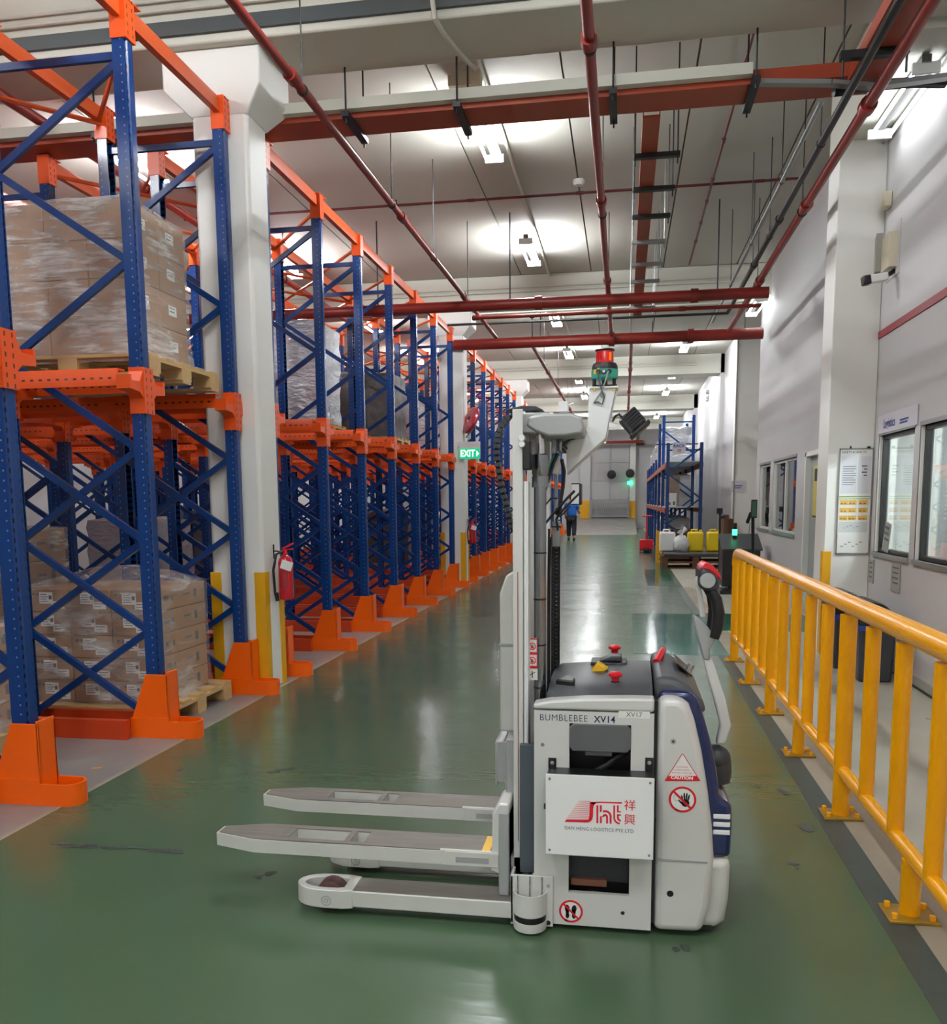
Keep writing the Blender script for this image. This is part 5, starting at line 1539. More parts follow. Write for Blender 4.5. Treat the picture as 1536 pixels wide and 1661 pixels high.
build('bumper_foot', MB().box(.14, .33, YS + .05, YF2 - .05, .012, .05), MT['rubber'], A)
st = MB()
for k in range(3):
    zz = .372 + k * .029
    st.box(.326, .384, YS + .053, YF2 - .053, zz, zz + .017)
build('white_stripe', st, MT['box_white'], A, bv=.002)
cons = [(.115, .80), (.30, .80), (.285, .845), (.235, .90), (.18, .928), (.115, .932)]
co = build('console', MB().prism(cons, 'y', YS + .075, YF2 - .075), MT['hood'], A, bv=.025, seg=3)
build('console_display', MB().obox((.232, 3.42, .916), (.075, .20, .006), (0, .70, 0)), MT['black'], co, bv=.002)
build('key_switch', MB().cyl((.245, 3.34, .905), (.26, 3.34, .935), .014, 10), MT['chrome'], co)
v = atY(1072, 1060, 3.50)
build('stop_handle', MB().tube([(v.x - .02, 3.42, v.z - .02), (v.x, 3.47, v.z + .005), (v.x + .01, 3.55, v.z + .005), (v.x, 3.60, v.z - .02)], .014, 10), MT['red'], co)
build('gap_strip', MB().box(.112, .124, YS + .004, YF2 - .004, .05, .86), MT['black'], A)
# tiller arm, base ball, handle
bl = q(1161, 1231, 3.30)
build('tiller_base', MB().ball((bl[0], 3.30, bl[1]), .056, sc=(1, 1.0, 1)).lathe([(.05, -.085), (.056, -.04), (.05, .0)], (bl[0] + .004, 3.30, bl[1]), n=18).box(.28, bl[0] - .02, 3.2, 3.4, bl[1] - .05, bl[1] + .05), MT['charcoal'], A)
ap = [q(1168, 1205, 3.3), q(1176, 1175, 3.3), q(1166, 1130, 3.3), q(1155, 1095, 3.3), q(1147, 1065, 3.3)]
ta = MB()
for i in range(len(ap) - 1):
    pass
pl, prt = [], []
wd = [.017, .020, .021, .019, .016]
for (x, z), ww in zip(ap, wd): pl.append((x - ww, z)); prt.append((x + ww, z))
tl = build('tiller_arm', MB().prism(pl + prt[::-1], 'y', 3.275, 3.325), MT['silver'], A, bv=.008, seg=3)
hk = [q(1140, 1068, 3.3), q(1126, 1015, 3.3), q(1124, 998, 3.3), q(1134, 1002, 3.3), q(1149, 1018, 3.3), q(1158, 1032, 3.3), q(1158, 1040, 3.3), q(1151, 1050, 3.3), q(1150, 1070, 3.3)]
build('tiller_neck', MB().prism(hk, 'y', 3.27, 3.33), MT['silver_dk'], tl, bv=.006)
gp = [q(1155, 1030, 3.3), q(1160, 1012, 3.3), q(1162, 990, 3.3), q(1158, 968, 3.3), q(1150, 955, 3.3)]
build('grip', MB().tube([(x, 3.22, z) for x, z in gp], [.017, .021, .022, .021, .019], 14).tube([(x, 3.38, z) for x, z in gp], [.017, .021, .022, .021, .019], 14), MT['black'], tl)
kn = [q(1133, 945, 3.3), q(1137, 985, 3.3), q(1136, 1000, 3.3)]
build('finger_guard', MB().tube([(x, 3.3, z) for x, z in [q(1132, 935, 3.3), q(1131, 950, 3.3), q(1136, 970, 3.3), q(1138, 985, 3.3), q(1140, 1000, 3.3)]], .010, 8), MT['silver'], tl)
hd2 = [q(1131, 950, 3.3), q(1131, 925, 3.3), q(1136, 916, 3.3), q(1163, 935, 3.3), q(1163, 952, 3.3), q(1150, 958, 3.3)]
hh = build('handle_head', MB().prism(hd2, 'y', 3.20, 3.40), MT['charcoal'], tl, bv=.012, seg=3)
k1, k2 = q(1131, 925, 3.3), q(1165, 938, 3.3)
rb = [q(1131, 927, 3.3), q(1134, 917, 3.3), q(1142, 912, 3.3), q(1154, 917, 3.3), q(1163, 928, 3.3), q(1166, 938, 3.3), q(1160, 940, 3.3), q(1154, 931, 3.3), q(1146, 926, 3.3)]
build('belly_button', MB().prism(rb, 'y', 3.23, 3.37), MT['pink'], hh, bv=.008, seg=3)
rr = [q(1133, 918, 3.3), q(1142, 911, 3.3), q(1154, 916, 3.3), q(1164, 928, 3.3), q(1166, 937, 3.3), q(1160, 930, 3.3), q(1150, 921, 3.3), q(1140, 919, 3.3)]
build('button_cover', MB().prism(rr, 'y', 3.215, 3.235).prism(rr, 'y', 3.365, 3.385), MT['red'], hh)
dk = q(1148, 942, 3.19)
build('thumb_dial', MB().lathe([(0, 0), (.026, .0), (.028, .012), (.02, .012)], (dk[0], 3.188, dk[1]), 'y', 18), MT['silver_dk'], hh)

# front box with the logo
BX = 2.945
bx0, bx1, bz0, bz1 = q(885, 1300, BX)[0], q(1061, 1300, BX)[0], q(970, 1390, BX)[1], q(970, 1259, BX)[1]
bb = build('control_box', MB().box(bx0 + .004, bx1 - .004, BX + .006, YS - .001, bz0 + .004, bz1), MT['black'], A, bv=.003)
bf = build('box_front', MB().box(bx0, bx1, BX, BX + .006, bz0, bz1), MT['box_white'], bb, bv=.0015)
for x, z in ((bx0 + .014, bz1 - .016), (bx1 - .014, bz1 - .016), (bx0 + .014, bz0 + .016), (bx1 - .014, bz0 + .016)):
    build('screw', MB().lathe([(.0045, -.002), (.0045, .0), (.003, .0)], (x, BX, z), 'y', 12), MT['alu'], bf)
for px in (896, 1053):
    t = q(px, 1236, YS)
    tb = build('mounting_tab', MB().box(t[0] - .014, t[0] + .014, YS - .006, YS - .001, bz1 - .02, t[1] + .016), MT['black'], bb)
    build('tab_bolt', MB().cyl((t[0], YS - .01, t[1]), (t[0], YS - .005, t[1]), .007, 10), MT['chrome'], tb)
for x, z in ((bx0 - .003, .49), (bx1 + .003, .465)):
    build('side_latch', MB().box(x - .004, x + .004, BX + .005, BX + .02, z - .008, z + .008), MT['black'], bb)


def lg(u, v):
    return q(880 + u / 8.084, 1280 + v / 8.084, BX - .001)


ly0, ly1 = BX - .0012, BX - .0002
lo = MB()
# the S: long foot, stem, long head
lo.prism([lg(288, 430), lg(312, 402), lg(560, 408), lg(600, 398), lg(612, 340), lg(622, 170), lg(700, 176), lg(676, 200), lg(664, 250), lg(662, 360), lg(650, 402), lg(622, 428), lg(590, 438)], 'y', ly0, ly1)
lo.prism([lg(622, 170), lg(760, 165), lg(1046, 172), lg(1034, 192), lg(760, 180), lg(700, 186), lg(676, 206), lg(650, 200)], 'y', ly0, ly1)
for k in range(11):
    vv = 158 + k * 24
    ul = 470 - (vv - 158) * .69
    lo.prism([lg(ul, vv), lg(ul + 10, vv - 3), lg(628 - k * 4, vv + 2), lg(628 - k * 4, vv + 9)], 'y', ly0, ly1)
# the h, twin lines
lo.prism([lg(706, 212), lg(730, 212), lg(730, 446), lg(706, 445)], 'y', ly0, ly1)


def arc_strip(cu, cv, ro, ri, a0, a1, n=10, tail=None):
    for i in range(n):
        t0, t1 = a0 + (a1 - a0) * i / n, a0 + (a1 - a0) * (i + 1) / n
        P = lambda r, t: lg(cu + r * math.cos(t), cv - r * math.sin(t))
        lo.prism([P(ri, t0), P(ro, t0), P(ro, t1), P(ri, t1)], 'y', ly0, ly1)


lo.prism([lg(752, 212), lg(776, 212), lg(776, 290), lg(752, 306)], 'y', ly0, ly1)
arc_strip(820, 362, 86, 60, 0, PI * .62)
arc_strip(820, 366, 38, 14, 0, PI)
lo.prism([lg(880, 360), lg(906, 360), lg(904, 454), lg(880, 453)], 'y', ly0, ly1)
lo.prism([lg(834, 362), lg(858, 362), lg(858, 452), lg(834, 451)], 'y', ly0, ly1)
lo.prism([lg(782, 362), lg(806, 362), lg(806, 448), lg(782, 447)][0:4], 'y', ly0, ly1) if False else lo.prism([lg(752, 362), lg(776, 350), lg(776, 447), lg(752, 446)], 'y', ly0, ly1)
# the t
lo.prism([lg(928, 214), lg(950, 214), lg(950, 375), lg(928, 375)], 'y', ly0, ly1)
arc_strip(1020, 372, 92, 70, PI, PI * 1.47)
lo.prism([lg(976, 214), lg(998, 214), lg(998, 290), lg(1028, 290), lg(1028, 304), lg(976, 304)], 'y', ly0, ly1)
lo.prism([lg(976, 330), lg(1028, 334), lg(1026, 350), lg(998, 350), lg(998, 378), lg(976, 374)], 'y', ly0, ly1)
arc_strip(1030, 374, 54, 30, PI, PI * 1.47)
build('logo', lo, MT['logo_red'], bf)
cz = lg(1144, 222)
text('logo_characters', '祥', .041, (lg(1068, 0)[0], ly0, cz[1]), bf, MT['logo_red'])
cz = lg(1144, 410)
text('logo_characters', '興', .041, (lg(1068, 0)[0], ly0, cz[1]), bf, MT['logo_red'])
cz = lg(745, 532)
lw = lg(1200, 0)[0] - lg(290, 0)[0]
text('company_line', 'SIAN HENG LOGISTICS PTE LTD', .0175, (lg(290, 0)[0], ly0, cz[1]), bf, MT['print_grey'], fit=lw, spacing=1.05)

# lettering on the side panel
t = q(876, 1155); t2 = q(998, 1158)
text('model_lettering', 'BUMBLEBEE', .034, (t[0], YS - .001, .7895), A, MT['navy'], spacing=1.08, thick=-.0004, fit=q(953, 1158)[0] - t[0])
text('model_lettering', 'XV14', .034, (q(963, 1158)[0], YS - .001, .7885), A, MT['navy'], thick=.0006, spacing=1.05, fit=q(998, 1158)[0] - q(963, 1158)[0])
ta_, tb_ = q(1003, 1153), q(1054, 1166)
lp = build('number_label', MB().box(ta_[0], tb_[0], YS - .0012, YS, tb_[1], ta_[1]), MT['paper'], A)
text('label_number', 'XV17', .024, ((ta_[0] + tb_[0]) / 2, YS - .0016, (ta_[1] + tb_[1]) / 2), lp, MT['print_grey'], align='CENTER')
# warning stickers
def disc(name, c, r, y, m, parent, inner=None, n=28):
    b = MB()
    if inner is None:
        b.prism([(c[0] + r * math.cos(2 * PI * i / n), c[1] + r * math.sin(2 * PI * i / n)) for i in range(n)], 'y', y - .0006, y)
    else:
        for i in range(n):
            a, d = 2 * PI * i / n, 2 * PI * (i + 1) / n
            b.prism([(c[0] + r * math.cos(a), c[1] + r * math.sin(a)), (c[0] + r * math.cos(d), c[1] + r * math.sin(d)), (c[0] + inner * math.cos(d), c[1] + inner * math.sin(d)), (c[0] + inner * math.cos(a), c[1] + inner * math.sin(a))], 'y', y - .0006, y)
    return build(name, b, m, parent)


def barp(b, c, p, r_, w_, y):
    """slash from p to r_ relative to c"""
    (x1, z1), (x2, z2) = p, r_
    d = math.hypot(x2 - x1, z2 - z1); nx, nz = -(z2 - z1) / d * w_ / 2, (x2 - x1) / d * w_ / 2
    b.prism([(c[0] + x1 + nx, c[1] + z1 + nz), (c[0] + x2 + nx, c[1] + z2 + nz), (c[0] + x2 - nx, c[1] + z2 - nz), (c[0] + x1 - nx, c[1] + z1 - nz)], 'y', y - .0006, y)


def oval(b, cx, cz, rx, rz, y, rot=0, n=14):
    b.prism([(cx + rx * math.cos(2 * PI * i / n) * math.cos(rot) - rz * math.sin(2 * PI * i / n) * math.sin(rot), cz + rx * math.cos(2 * PI * i / n) * math.sin(rot) + rz * math.sin(2 * PI * i / n) * math.cos(rot)) for i in range(n)], 'y', y - .0006, y)


# no touching (on the rear cover) and no stepping (on the side panel)
yk = YS + .0015
c = q(1107, 1297); r = .047
s1 = disc('warning_sticker', c, r, yk, MT['paper'], A)
hb = MB(); hx, hz = c[0] + .010, c[1] - .004
oval(hb, hx, hz - .008, .014, .014, yk - .0007)
for k, (dx, dz2, a, L) in enumerate(((-.011, .008, .20, .013), (-.004, .014, .07, .016), (.0035, .014, -.08, .016), (.0105, .010, -.22, .014))):
    oval(hb, hx + dx, hz + dz2, .0032, L, yk - .0007, a, 10)
oval(hb, hx - .016, hz - .006, .0032, .012, yk - .0007, .75, 10)
build('hand_pictogram', hb, MT['ink'], s1)
fb = MB()
for i in range(14):
    a = PI * .35 + 1.5 * PI * i / 14; d = PI * .35 + 1.5 * PI * (i + .6) / 14
    fb.prism([(c[0] - .02 + .011 * math.cos(a), c[1] + .006 + .012 * math.sin(a)), (c[0] - .02 + .011 * math.cos(d), c[1] + .006 + .012 * math.sin(d)), (c[0] - .02 + .0095 * math.cos(d), c[1] + .006 + .0105 * math.sin(d)), (c[0] - .02 + .0095 * math.cos(a), c[1] + .006 + .0105 * math.sin(a))], 'y', yk - .0013, yk - .0007)
build('face_outline', fb, MT['print_grey'], s1)
sb = MB(); barp(sb, c, (-.031, .029), (.029, -.031), .0075, yk - .0014); build('prohibition_bar', sb, MT['red'], s1)
disc('prohibition_ring', c, r, yk - .0008, MT['red'], s1, r * .84)
c = q(926, 1478); r = .043; yk = YS
s2 = disc('warning_sticker', c, r, yk, MT['paper'], A)
fb = MB()
for sx in (-1, 1):
    oval(fb, c[0] + sx * .0125 - .001, c[1] + .010, .0088, .0145, yk - .0007, -.12 * sx)
    oval(fb, c[0] + sx * .0115 - .001, c[1] - .017, .0068, .0105, yk - .0007, .1 * sx)
    oval(fb, c[0] + sx * .012 - .001, c[1] - .004, .0062, .012, yk - .0007)
build('footprint_pictogram', fb, MT['ink'], s2)
sb = MB(); barp(sb, c, (-.027, .027), (.027, -.027), .0065, yk - .0014); build('prohibition_bar', sb, MT['red'], s2)
disc('prohibition_ring', c, r, yk - .0008, MT['red'], s2, r * .83)
# caution triangle
yk = YS + .0015
T0, T1, T2 = q(1107, 1223), q(1135, 1267), q(1079, 1267)
s3 = build('warning_sticker', MB().prism([T0, T1, T2], 'y', yk - .0006, yk), MT['paper'], A)
tb2 = MB()
bw = .0022
def edge(a, b_):
    d = math.hypot(b_[0] - a[0], b_[1] - a[1]); nx, nz = -(b_[1] - a[1]) / d * bw, (b_[0] - a[0]) / d * bw
    tb2.prism([a, b_, (b_[0] - nx, b_[1] - nz), (a[0] - nx, a[1] - nz)], 'y', yk - .0012, yk - .0006)
edge(T1, T0); edge(T0, T2)
f_ = lambda a, b_, t: (a[0] + (b_[0] - a[0]) * t, a[1] + (b_[1] - a[1]) * t)
tb2.prism([T2, f_(T2, T0, .19), f_(T1, T0, .19), T1], 'y', yk - .0012, yk - .0006)
build('sticker_border', tb2, MT['red'], s3)
text('sticker_word', 'CAUTION', .0145, (T0[0], yk - .0014, T1[1] + .0085), s3, MT['paper'], align='CENTER', thick=.0007, sx=1.15)
for k, s_ in enumerate(('AUTOMATED', 'GUIDED VEHICLE', 'MAY START AT ANY TIME')):
    text('sticker_line', s_, .0068, (T0[0], yk - .0012, T1[1] + .047 - k * .0105), s3, MT['red'], align='CENTER', sx=(1.0, .98, .86)[k])
# bolt holes on the panel
for px, py, r_ in ((880, 1208, .007), (1092, 1203, .010), (1087, 1450, .012), (1010, 1481, .007)):
    c = q(px, py); yy2 = YS if px < 1062 else YS + .002
    o1 = disc('panel_bolt', c, r_, yy2, MT['alu'] if px < 1085 and py < 1300 else (MT['silver_dk'] if py < 1300 else MT['black']), A, n=16)
    if px == 1092: disc('bolt_hole', c, .004, yy2 - .0008, MT['black'], o1, n=12)

# ------------------------------------------------------------ mast
def rail(y0, y1, name='mast_rail'):
    b = MB()
    b.box(-.388, -.372, y0, y1, .13, 1.87)
    b.box(-.372, -.352, y0, y0 + .012, .13, 1.87).box(-.372, -.352, y1 - .012, y1, .13, 1.87)
    b.box(-.366, -.350, y0 + .02, y1 - .02, .16, 1.60)
    return build(name, b, MT['silver'], A, bv=.002)


rail(3.10, 3.19); rail(3.57, 3.66)
build('inner_rail', MB().box(-.350, -.334, 3.11, 3.185, .18, 1.62).box(-.346, -.338, 3.105, 3.11, .18, 1.62), MT['box_white'], A, bv=.002)
build('inner_rail', MB().box(-.350, -.334, 3.575, 3.65, .18, 1.62), MT['box_white'], A, bv=.002)
build('mast_stripe', MB().box(-.3715, -.369, 3.098, 3.10, .3, 1.3), mat('rust_red', (150, 70, 58), .6), A)
build('rear_mast_rail', MB().box(-.318, -.296, 3.58, 3.65, .2, 1.82), MT['box_white'], A, bv=.002)
build('rear_mast_rail', MB().box(q(899, 800, 3.6)[0], q(904, 800, 3.6)[0], 3.60, 3.64, .8, 1.72), MT['silver_dk'], A, bv=.002)
for y, nm in ((3.20, 0),):
    x = -.300
    build('lift_cylinder', MB().cyl((x, y, .2), (x, y, 1.62), .0225, 18), MT['gunmetal'], A)
    build('cylinder_collar', MB().cyl((x, y, 1.60), (x, y, 1.64), .030, 18).lathe([(.027, 1.64), (.030, 1.65), (.030, 1.715), (.022, 1.72)], (x, y, 0), n=18), MT['gunmetal'], A)
    build('piston_rod', MB().cyl((x, y, 1.70), (x, y, 1.82), .0165, 16), MT['chrome'], A)
    bn = MB()
    for z in (1.36, 1.19, 1.02, .86): bn.cyl((x, y, z), (x, y, z + .006), .024, 16)
    build('cable_tie', bn, MT['black'], A)
build('mast_cover', MB().box(-.362, -.308, 3.075, 3.10, .19, .675), MT['slate'], A, bv=.003)
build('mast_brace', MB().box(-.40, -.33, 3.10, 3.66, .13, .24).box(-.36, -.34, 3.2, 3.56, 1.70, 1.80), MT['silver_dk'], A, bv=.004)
gx0, gx1 = q(894, 1000, 3.45)[0], q(908, 1000, 3.45)[0]
build('mast_gauze', MB().box(gx0, gx1, 3.45, 3.46, .80, 1.42), MT['black'], A)
hz_ = []
build('mast_hose', MB().tube([(-.272, 3.22, .84), (-.272, 3.22, 1.2), (-.27, 3.23, 1.45)], .004, 8).tube([(-.266, 3.22, .80), (-.266, 3.22, 1.3), (-.262, 3.23, 1.42)], .004, 8), MT['black'], A)
# lift chains
ch = MB()
z = .80
while z < 1.42:
    ch.box(gx0 + .004, gx0 + .010, 3.438, 3.45, z, z + .012).box(gx1 - .012, gx1 - .006, 3.438, 3.45, z, z + .012)
    z += .016
chn = build('lift_chain', ch.box(gx0 + .008, gx0 + .016, 3.442, 3.449, .8, 1.42), MT['dark_metal'], A); chn['kind'] = 'stuff'
lk = MB(); z = .82
while z < 1.40:
    lk.box((gx0 + gx1) / 2 + .002, (gx0 + gx1) / 2 + .007, 3.434, 3.437, z, z + .006); z += .016
build('chain_pins', lk, MT['chrome'], A)['kind'] = 'stuff'

# pictogram label on the cylinder
la, lb_ = q(855, 1035, 3.174), q(872, 1103, 3.174)
sk_ = build('warning_label', MB().box(la[0], lb_[0], 3.172, 3.175, lb_[1], la[1]), MT['paper'], A)
hgt = la[1] - lb_[1]
b = MB()
for t0, t1 in ((0, .03), (.33, .39), (.66, .72)):
    b.box(la[0], lb_[0], 3.1705, 3.172, la[1] - hgt * t1, la[1] - hgt * t0)
b.box(la[0], la[0] + .003, 3.1705, 3.172, lb_[1] + hgt * .3, la[1]).box(lb_[0] - .003, lb_[0], 3.1705, 3.172, lb_[1] + hgt * .3, la[1])
build('label_border', b, MT['red'], sk_)
cx = (la[0] + lb_[0]) / 2
for k, zc in enumerate((.19, .53)):
    cc = (cx, la[1] - hgt * zc)
    disc('label_ring', cc, .0135, 3.1715, MT['red'], sk_, .0105, 18)
    sb = MB(); barp(sb, cc, (-.008, .008), (.008, -.008), .003, 3.1708); build('label_bar', sb, MT['red'], sk_)
    fb = MB(); oval(fb, cc[0] - .001, cc[1] - .002, .004, .007, 3.1718); build('label_figure', fb, MT['print_grey'], sk_)
fb = MB(); cc = (cx, la[1] - hgt * .86); barp(fb, cc, (-.01, -.004), (.01, .008), .003, 3.172); barp(fb, cc, (0, -.014), (0, .012), .003, 3.172); build('label_figure', fb, MT['ink'], sk_)

# head of the mast
e0, e1 = q(857, 672, YM), q(945, 700, YM)
prof = [q(853, 690, 3.14), q(857, 676, 3.14), q(880, 671, 3.14), q(928, 670, 3.14), q(943, 677, 3.14), q(948, 692, 3.14), q(944, 703, 3.14), q(918, 707, 3.14), q(890, 708, 3.14), q(868, 700, 3.14)]
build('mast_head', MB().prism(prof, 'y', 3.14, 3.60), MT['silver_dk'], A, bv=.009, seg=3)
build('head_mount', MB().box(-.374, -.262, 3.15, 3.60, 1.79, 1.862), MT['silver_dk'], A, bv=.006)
build('head_cap', MB().prism([q(823, 668, 3.5), q(850, 661, 3.5), q(872, 662, 3.5), q(884, 668, 3.5), q(860, 671, 3.5)], 'y', 3.42, 3.62), MT['charcoal'], A, bv=.004)
nb0, nb1 = q(907, 653, 3.4), q(922, 669, 3.4)
build('antenna_box', MB().box(nb0[0], nb1[0], 3.36, 3.42, nb1[1], nb0[1]).cyl((nb1[0], 3.4, nb0[1] - .012), (nb1[0] + .02, 3.4, nb0[1] - .004), .004, 6), MT['box_white'], A, bv=.003)
hs0, hs1 = q(848, 712, 3.1), q(848, 725, 3.1)
rl = MB()
for z in (q(848, 711, 3.1)[1], q(848, 721, 3.1)[1]): rl.lathe([(0, -.02), (.010, -.02), (.012, -.012), (.012, 0)], (q(847, 711, 3.1)[0], 3.10, z), 'y', 14)
build('guide_roller', rl, MT['box_white'], A)
build('roller_mount', MB().box(-.352, -.325, 3.09, 3.16, 1.66, 1.76), MT['black'], A, bv=.004)

# bent beacon arm
arm = [(957.6, 628), (1001, 629), (988.7, 685), (983.6, 711), (921, 769), (921, 722), (955, 695.5)]
ap_ = [q(x, y, YM) for x, y in arm]
ba = build('beacon_arm', MB().prism(ap_, 'y', YM, YM + .006), MT['box_white'], A, bv=.0015)
inn = [(957.6, 628), (955, 695.5), (921, 722), (921, 769)]
b = MB()
for (a, c_) in zip(inn[:-1], inn[1:]):
    (x1, z1_), (x2, z2_) = q(*a, YM), q(*c_, YM)
    d = math.hypot(x2 - x1, z2_ - z1_); nx, nz = -(z2_ - z1_) / d * .005, (x2 - x1) / d * .005
    b.prism([(x1, z1_), (x2, z2_), (x2 - nx, z2_ - nz), (x1 - nx, z1_ - nz)], 'y', YM, YM + .09)
out = [(1001, 629), (988.7, 685), (983.6, 711), (921, 769)]
for (a, c_) in zip(out[:-1], out[1:]):
    (x1, z1_), (x2, z2_) = q(*a, YM), q(*c_, YM)
    d = math.hypot(x2 - x1, z2_ - z1_); nx, nz = -(z2_ - z1_) / d * .004, (x2 - x1) / d * .004
    b.prism([(x1, z1_), (x2, z2_), (x2 - nx, z2_ - nz), (x1 - nx, z1_ - nz)], 'y', YM, YM + .09)
build('arm_flange', b, MT['box_white'], ba)
tp = q(979, 627, YM)
sc = Vector((tp[0], YM + .045, tp[1]))
x0_, x1_ = q(957, 627, YM)[0], q(1002, 627, YM)[0]
build('arm_top', MB().box(x0_ - .002, x1_ + .002, YM - .01, YM + .1, tp[1] - .006, tp[1]), MT['box_white'], ba)
bo = MB()
for x in (x0_ + .015, x1_ - .015): bo.cyl((x, YM - .006, tp[1] - .012), (x, YM + .0, tp[1] - .012), .005, 8)
build('arm_bolt', bo, MT['lamp_yellow'], ba)
# rotating laser scanner and red dome
pz = lambda py: q(980, py, YM)[1]
cxs = q(980.5, 590, YM)[0]
sc0 = build('scanner_body', MB().lathe([(.046, pz(613)), (.050, pz(611)), (.050, pz(598)), (.047, pz(597))], (cxs, YM + .045, 0), n=28), MT['teal'], A)
build('scanner_housing', MB().lathe([(.0485, pz(598)), (.0485, pz(592)), (.043, pz(587)), (.034, pz(586))], (cxs, YM + .045, 0), n=28), MT['black'], sc0)
build('scanner_leg', MB().cyl((cxs - .038, YM + .03, tp[1]), (cxs - .038, YM + .03, pz(612)), .007, 8).cyl((cxs + .036, YM + .03, tp[1]), (cxs + .036, YM + .03, pz(612)), .007, 8).cyl((cxs, YM + .08, tp[1]), (cxs, YM + .08, pz(612)), .010, 8).box(cxs - .046, cxs + .046, YM + .04, YM + .05, tp[1], tp[1] + .012), MT['black'], sc0)
dm = build('beacon_lens', MB().lathe([(.0345, pz(587)), (.0335, pz(582)), (.0325, pz(567))], (cxs, YM + .045, 0), n=28), MT['lens_red'], A)
build('beacon_cap', MB().lathe([(0, pz(566.5)), (.036, pz(566.5)), (.037, pz(565)), (.034, pz(563.5)), (0, pz(562.5))], (cxs, YM + .045, 0), n=28), MT['black'], dm)
build('beacon_glow', MB().obox((cxs + .020, YM + .0135, pz(577)), (.010, .002, .030), (0, 0, .62)), MT['amber'], dm)  # orange glow in the lens, put in as a glowing strip
cp = MB()
for dx in (-.022, -.002, .018): cp.lathe([(.009, -.004), (.009, 0), (.005, .0)], (cxs + dx, YM - .0055, pz(603)), 'y', 14)
build('connector', cp, MT['black'], sc0)
build('connector_cap', MB().lathe([(0, -.012), (.006, -.012), (.0065, 0)], (cxs - .002, YM - .005, pz(603)), 'y', 12), MT['chrome'], sc0)
build('sensor_label', MB().box(cxs - .040, cxs - .030, YM + .004, YM + .008, pz(606), pz(599)).box(cxs - .026, cxs - .018, YM - .006, YM - .003, pz(600), pz(597)), MT['lamp_yellow'], sc0)
build('sensor_cable', MB().tube([(*q(970, 603, YM - .012)[:1], YM - .016, pz(603)), (q(971, 615, YM)[0], YM - .022, pz(615)), (q(976, 633, YM)[0], YM - .016, pz(633)), (q(980, 645, YM)[0], YM - .010, pz(645)), (q(977, 656, YM)[0], YM - .010, pz(656)), (q(970, 652, YM)[0], YM - .008, pz(652)), (q(963, 653, YM)[0], YM - .006, pz(653))], .0033, 6), MT['slate'], ba)
build('sensor_cable', MB().tube([(q(987, 603, YM)[0], YM - .016, pz(603)), (q(982, 620, YM)[0], YM - .022, pz(620)), (q(975, 637, YM)[0], YM - .014, pz(637)), (q(969, 645, YM)[0], YM - .010, pz(645)), (q(963, 653, YM)[0], YM - .006, pz(653))], .0033, 6), MT['plate_grey'], ba)
disc('arm_hole', q(978, 641, YM), .011, YM - .0004, MT['silver_dk'], ba, n=16)

# flood light on its bracket
fa, fb_ = q(989, 690, YM), q(1006, 693, YM)
build('lamp_bracket', MB().prism([q(988, 686, YM), q(1004, 690, YM), q(1008, 694, YM), q(1003, 697, YM), q(987, 693, YM)], 'y', YM - .01, YM - .004), MT['box_white'], A, bv=.001)
lc = q(1026, 683, YM)
ang = -math.radians(49)
fo = build('flood_lamp', MB().obox((lc[0], YM + .02, lc[1]), (.072, .12, .075), (0, -ang, 0)), MT['charcoal'], A, bv=.006)
fins = MB()
R3 = Matrix.Rotation(-ang, 3, 'Y')
for k in range(6):
    p_ = Vector((lc[0], YM + .02, lc[1])) + R3 @ Vector((-.030 + .011 * k, -.064, .006))
    fins.obox(p_, (.004, .012, .058), (0, -ang, 0))
build('cooling_fin', fins, MT['black'], fo)
p_ = Vector((lc[0], YM + .02, lc[1])) + R3 @ Vector((.042, 0, 0.0))
build('lamp_front', MB().obox(p_, (.016, .14, .088), (0, -ang, 0)), MT['black'], fo, bv=.004)
sb = MB()
for dx, dz2 in ((-.03, -.033), (.036, .036), (.036, -.036)):
    p_ = Vector((lc[0], YM - .045, lc[1])) + R3 @ Vector((dx, 0, dz2)); sb.cyl(p_, p_ + Vector((0, .008, 0)), .004, 8)
build('lamp_screw', sb, MT['chrome'], fo)
build('lamp_handle', MB().tube([(q(993, 684, YM)[0], YM, q(993, 684, YM)[1]), (q(998, 675, YM)[0], YM, q(998, 675, YM)[1]), (q(1004, 672, YM)[0], YM, q(1004, 672, YM)[1]), (q(1010, 678, YM)[0], YM, q(1010, 678, YM)[1])], .005, 6), MT['black'], fo)

# energy chain looping down on the far side of the mast
path = [(836, 671), (824, 678), (814, 690), (808, 706), (805.5, 724), (806, 744), (809, 764), (813, 785), (818, 806), (823, 826), (828, 845), (832, 862)]
ec = build('energy_chain', MB().tube([(q(x, y, 3.6)[0], 3.6, q(x, y, 3.6)[1]) for x, y in path], .009, 8), MT['black'], A)
dense = []
for (a, c_) in zip(path[:-1], path[1:]):
    d = math.hypot(c_[0] - a[0], c_[1] - a[1]); nn = max(1, int(d / 7.2))
    for i in range(nn): dense.append((a[0] + (c_[0] - a[0]) * i / nn, a[1] + (c_[1] - a[1]) * i / nn, math.atan2(c_[1] - a[1], c_[0] - a[0])))
for x, y, a in dense:
    p_ = q(x, y, 3.6)
    build('chain_link', MB().obox((p_[0], 3.6, p_[1]), (.0155, .045, .022), (0, a, 0)).cyl((p_[0], 3.576, p_[1]), (p_[0], 3.578, p_[1]), .005, 8), MT['charcoal'], ec)

# hoses and boxes behind the mast
def hose(pts, r_, m, Y=3.3, nm='hose'):
    r_ *= .7
    build(nm, MB().tube([(q(x, y, Y + dy)[0], Y + dy, q(x, y, Y + dy)[1]) for x, y, dy in pts], r_, 8), m, A)


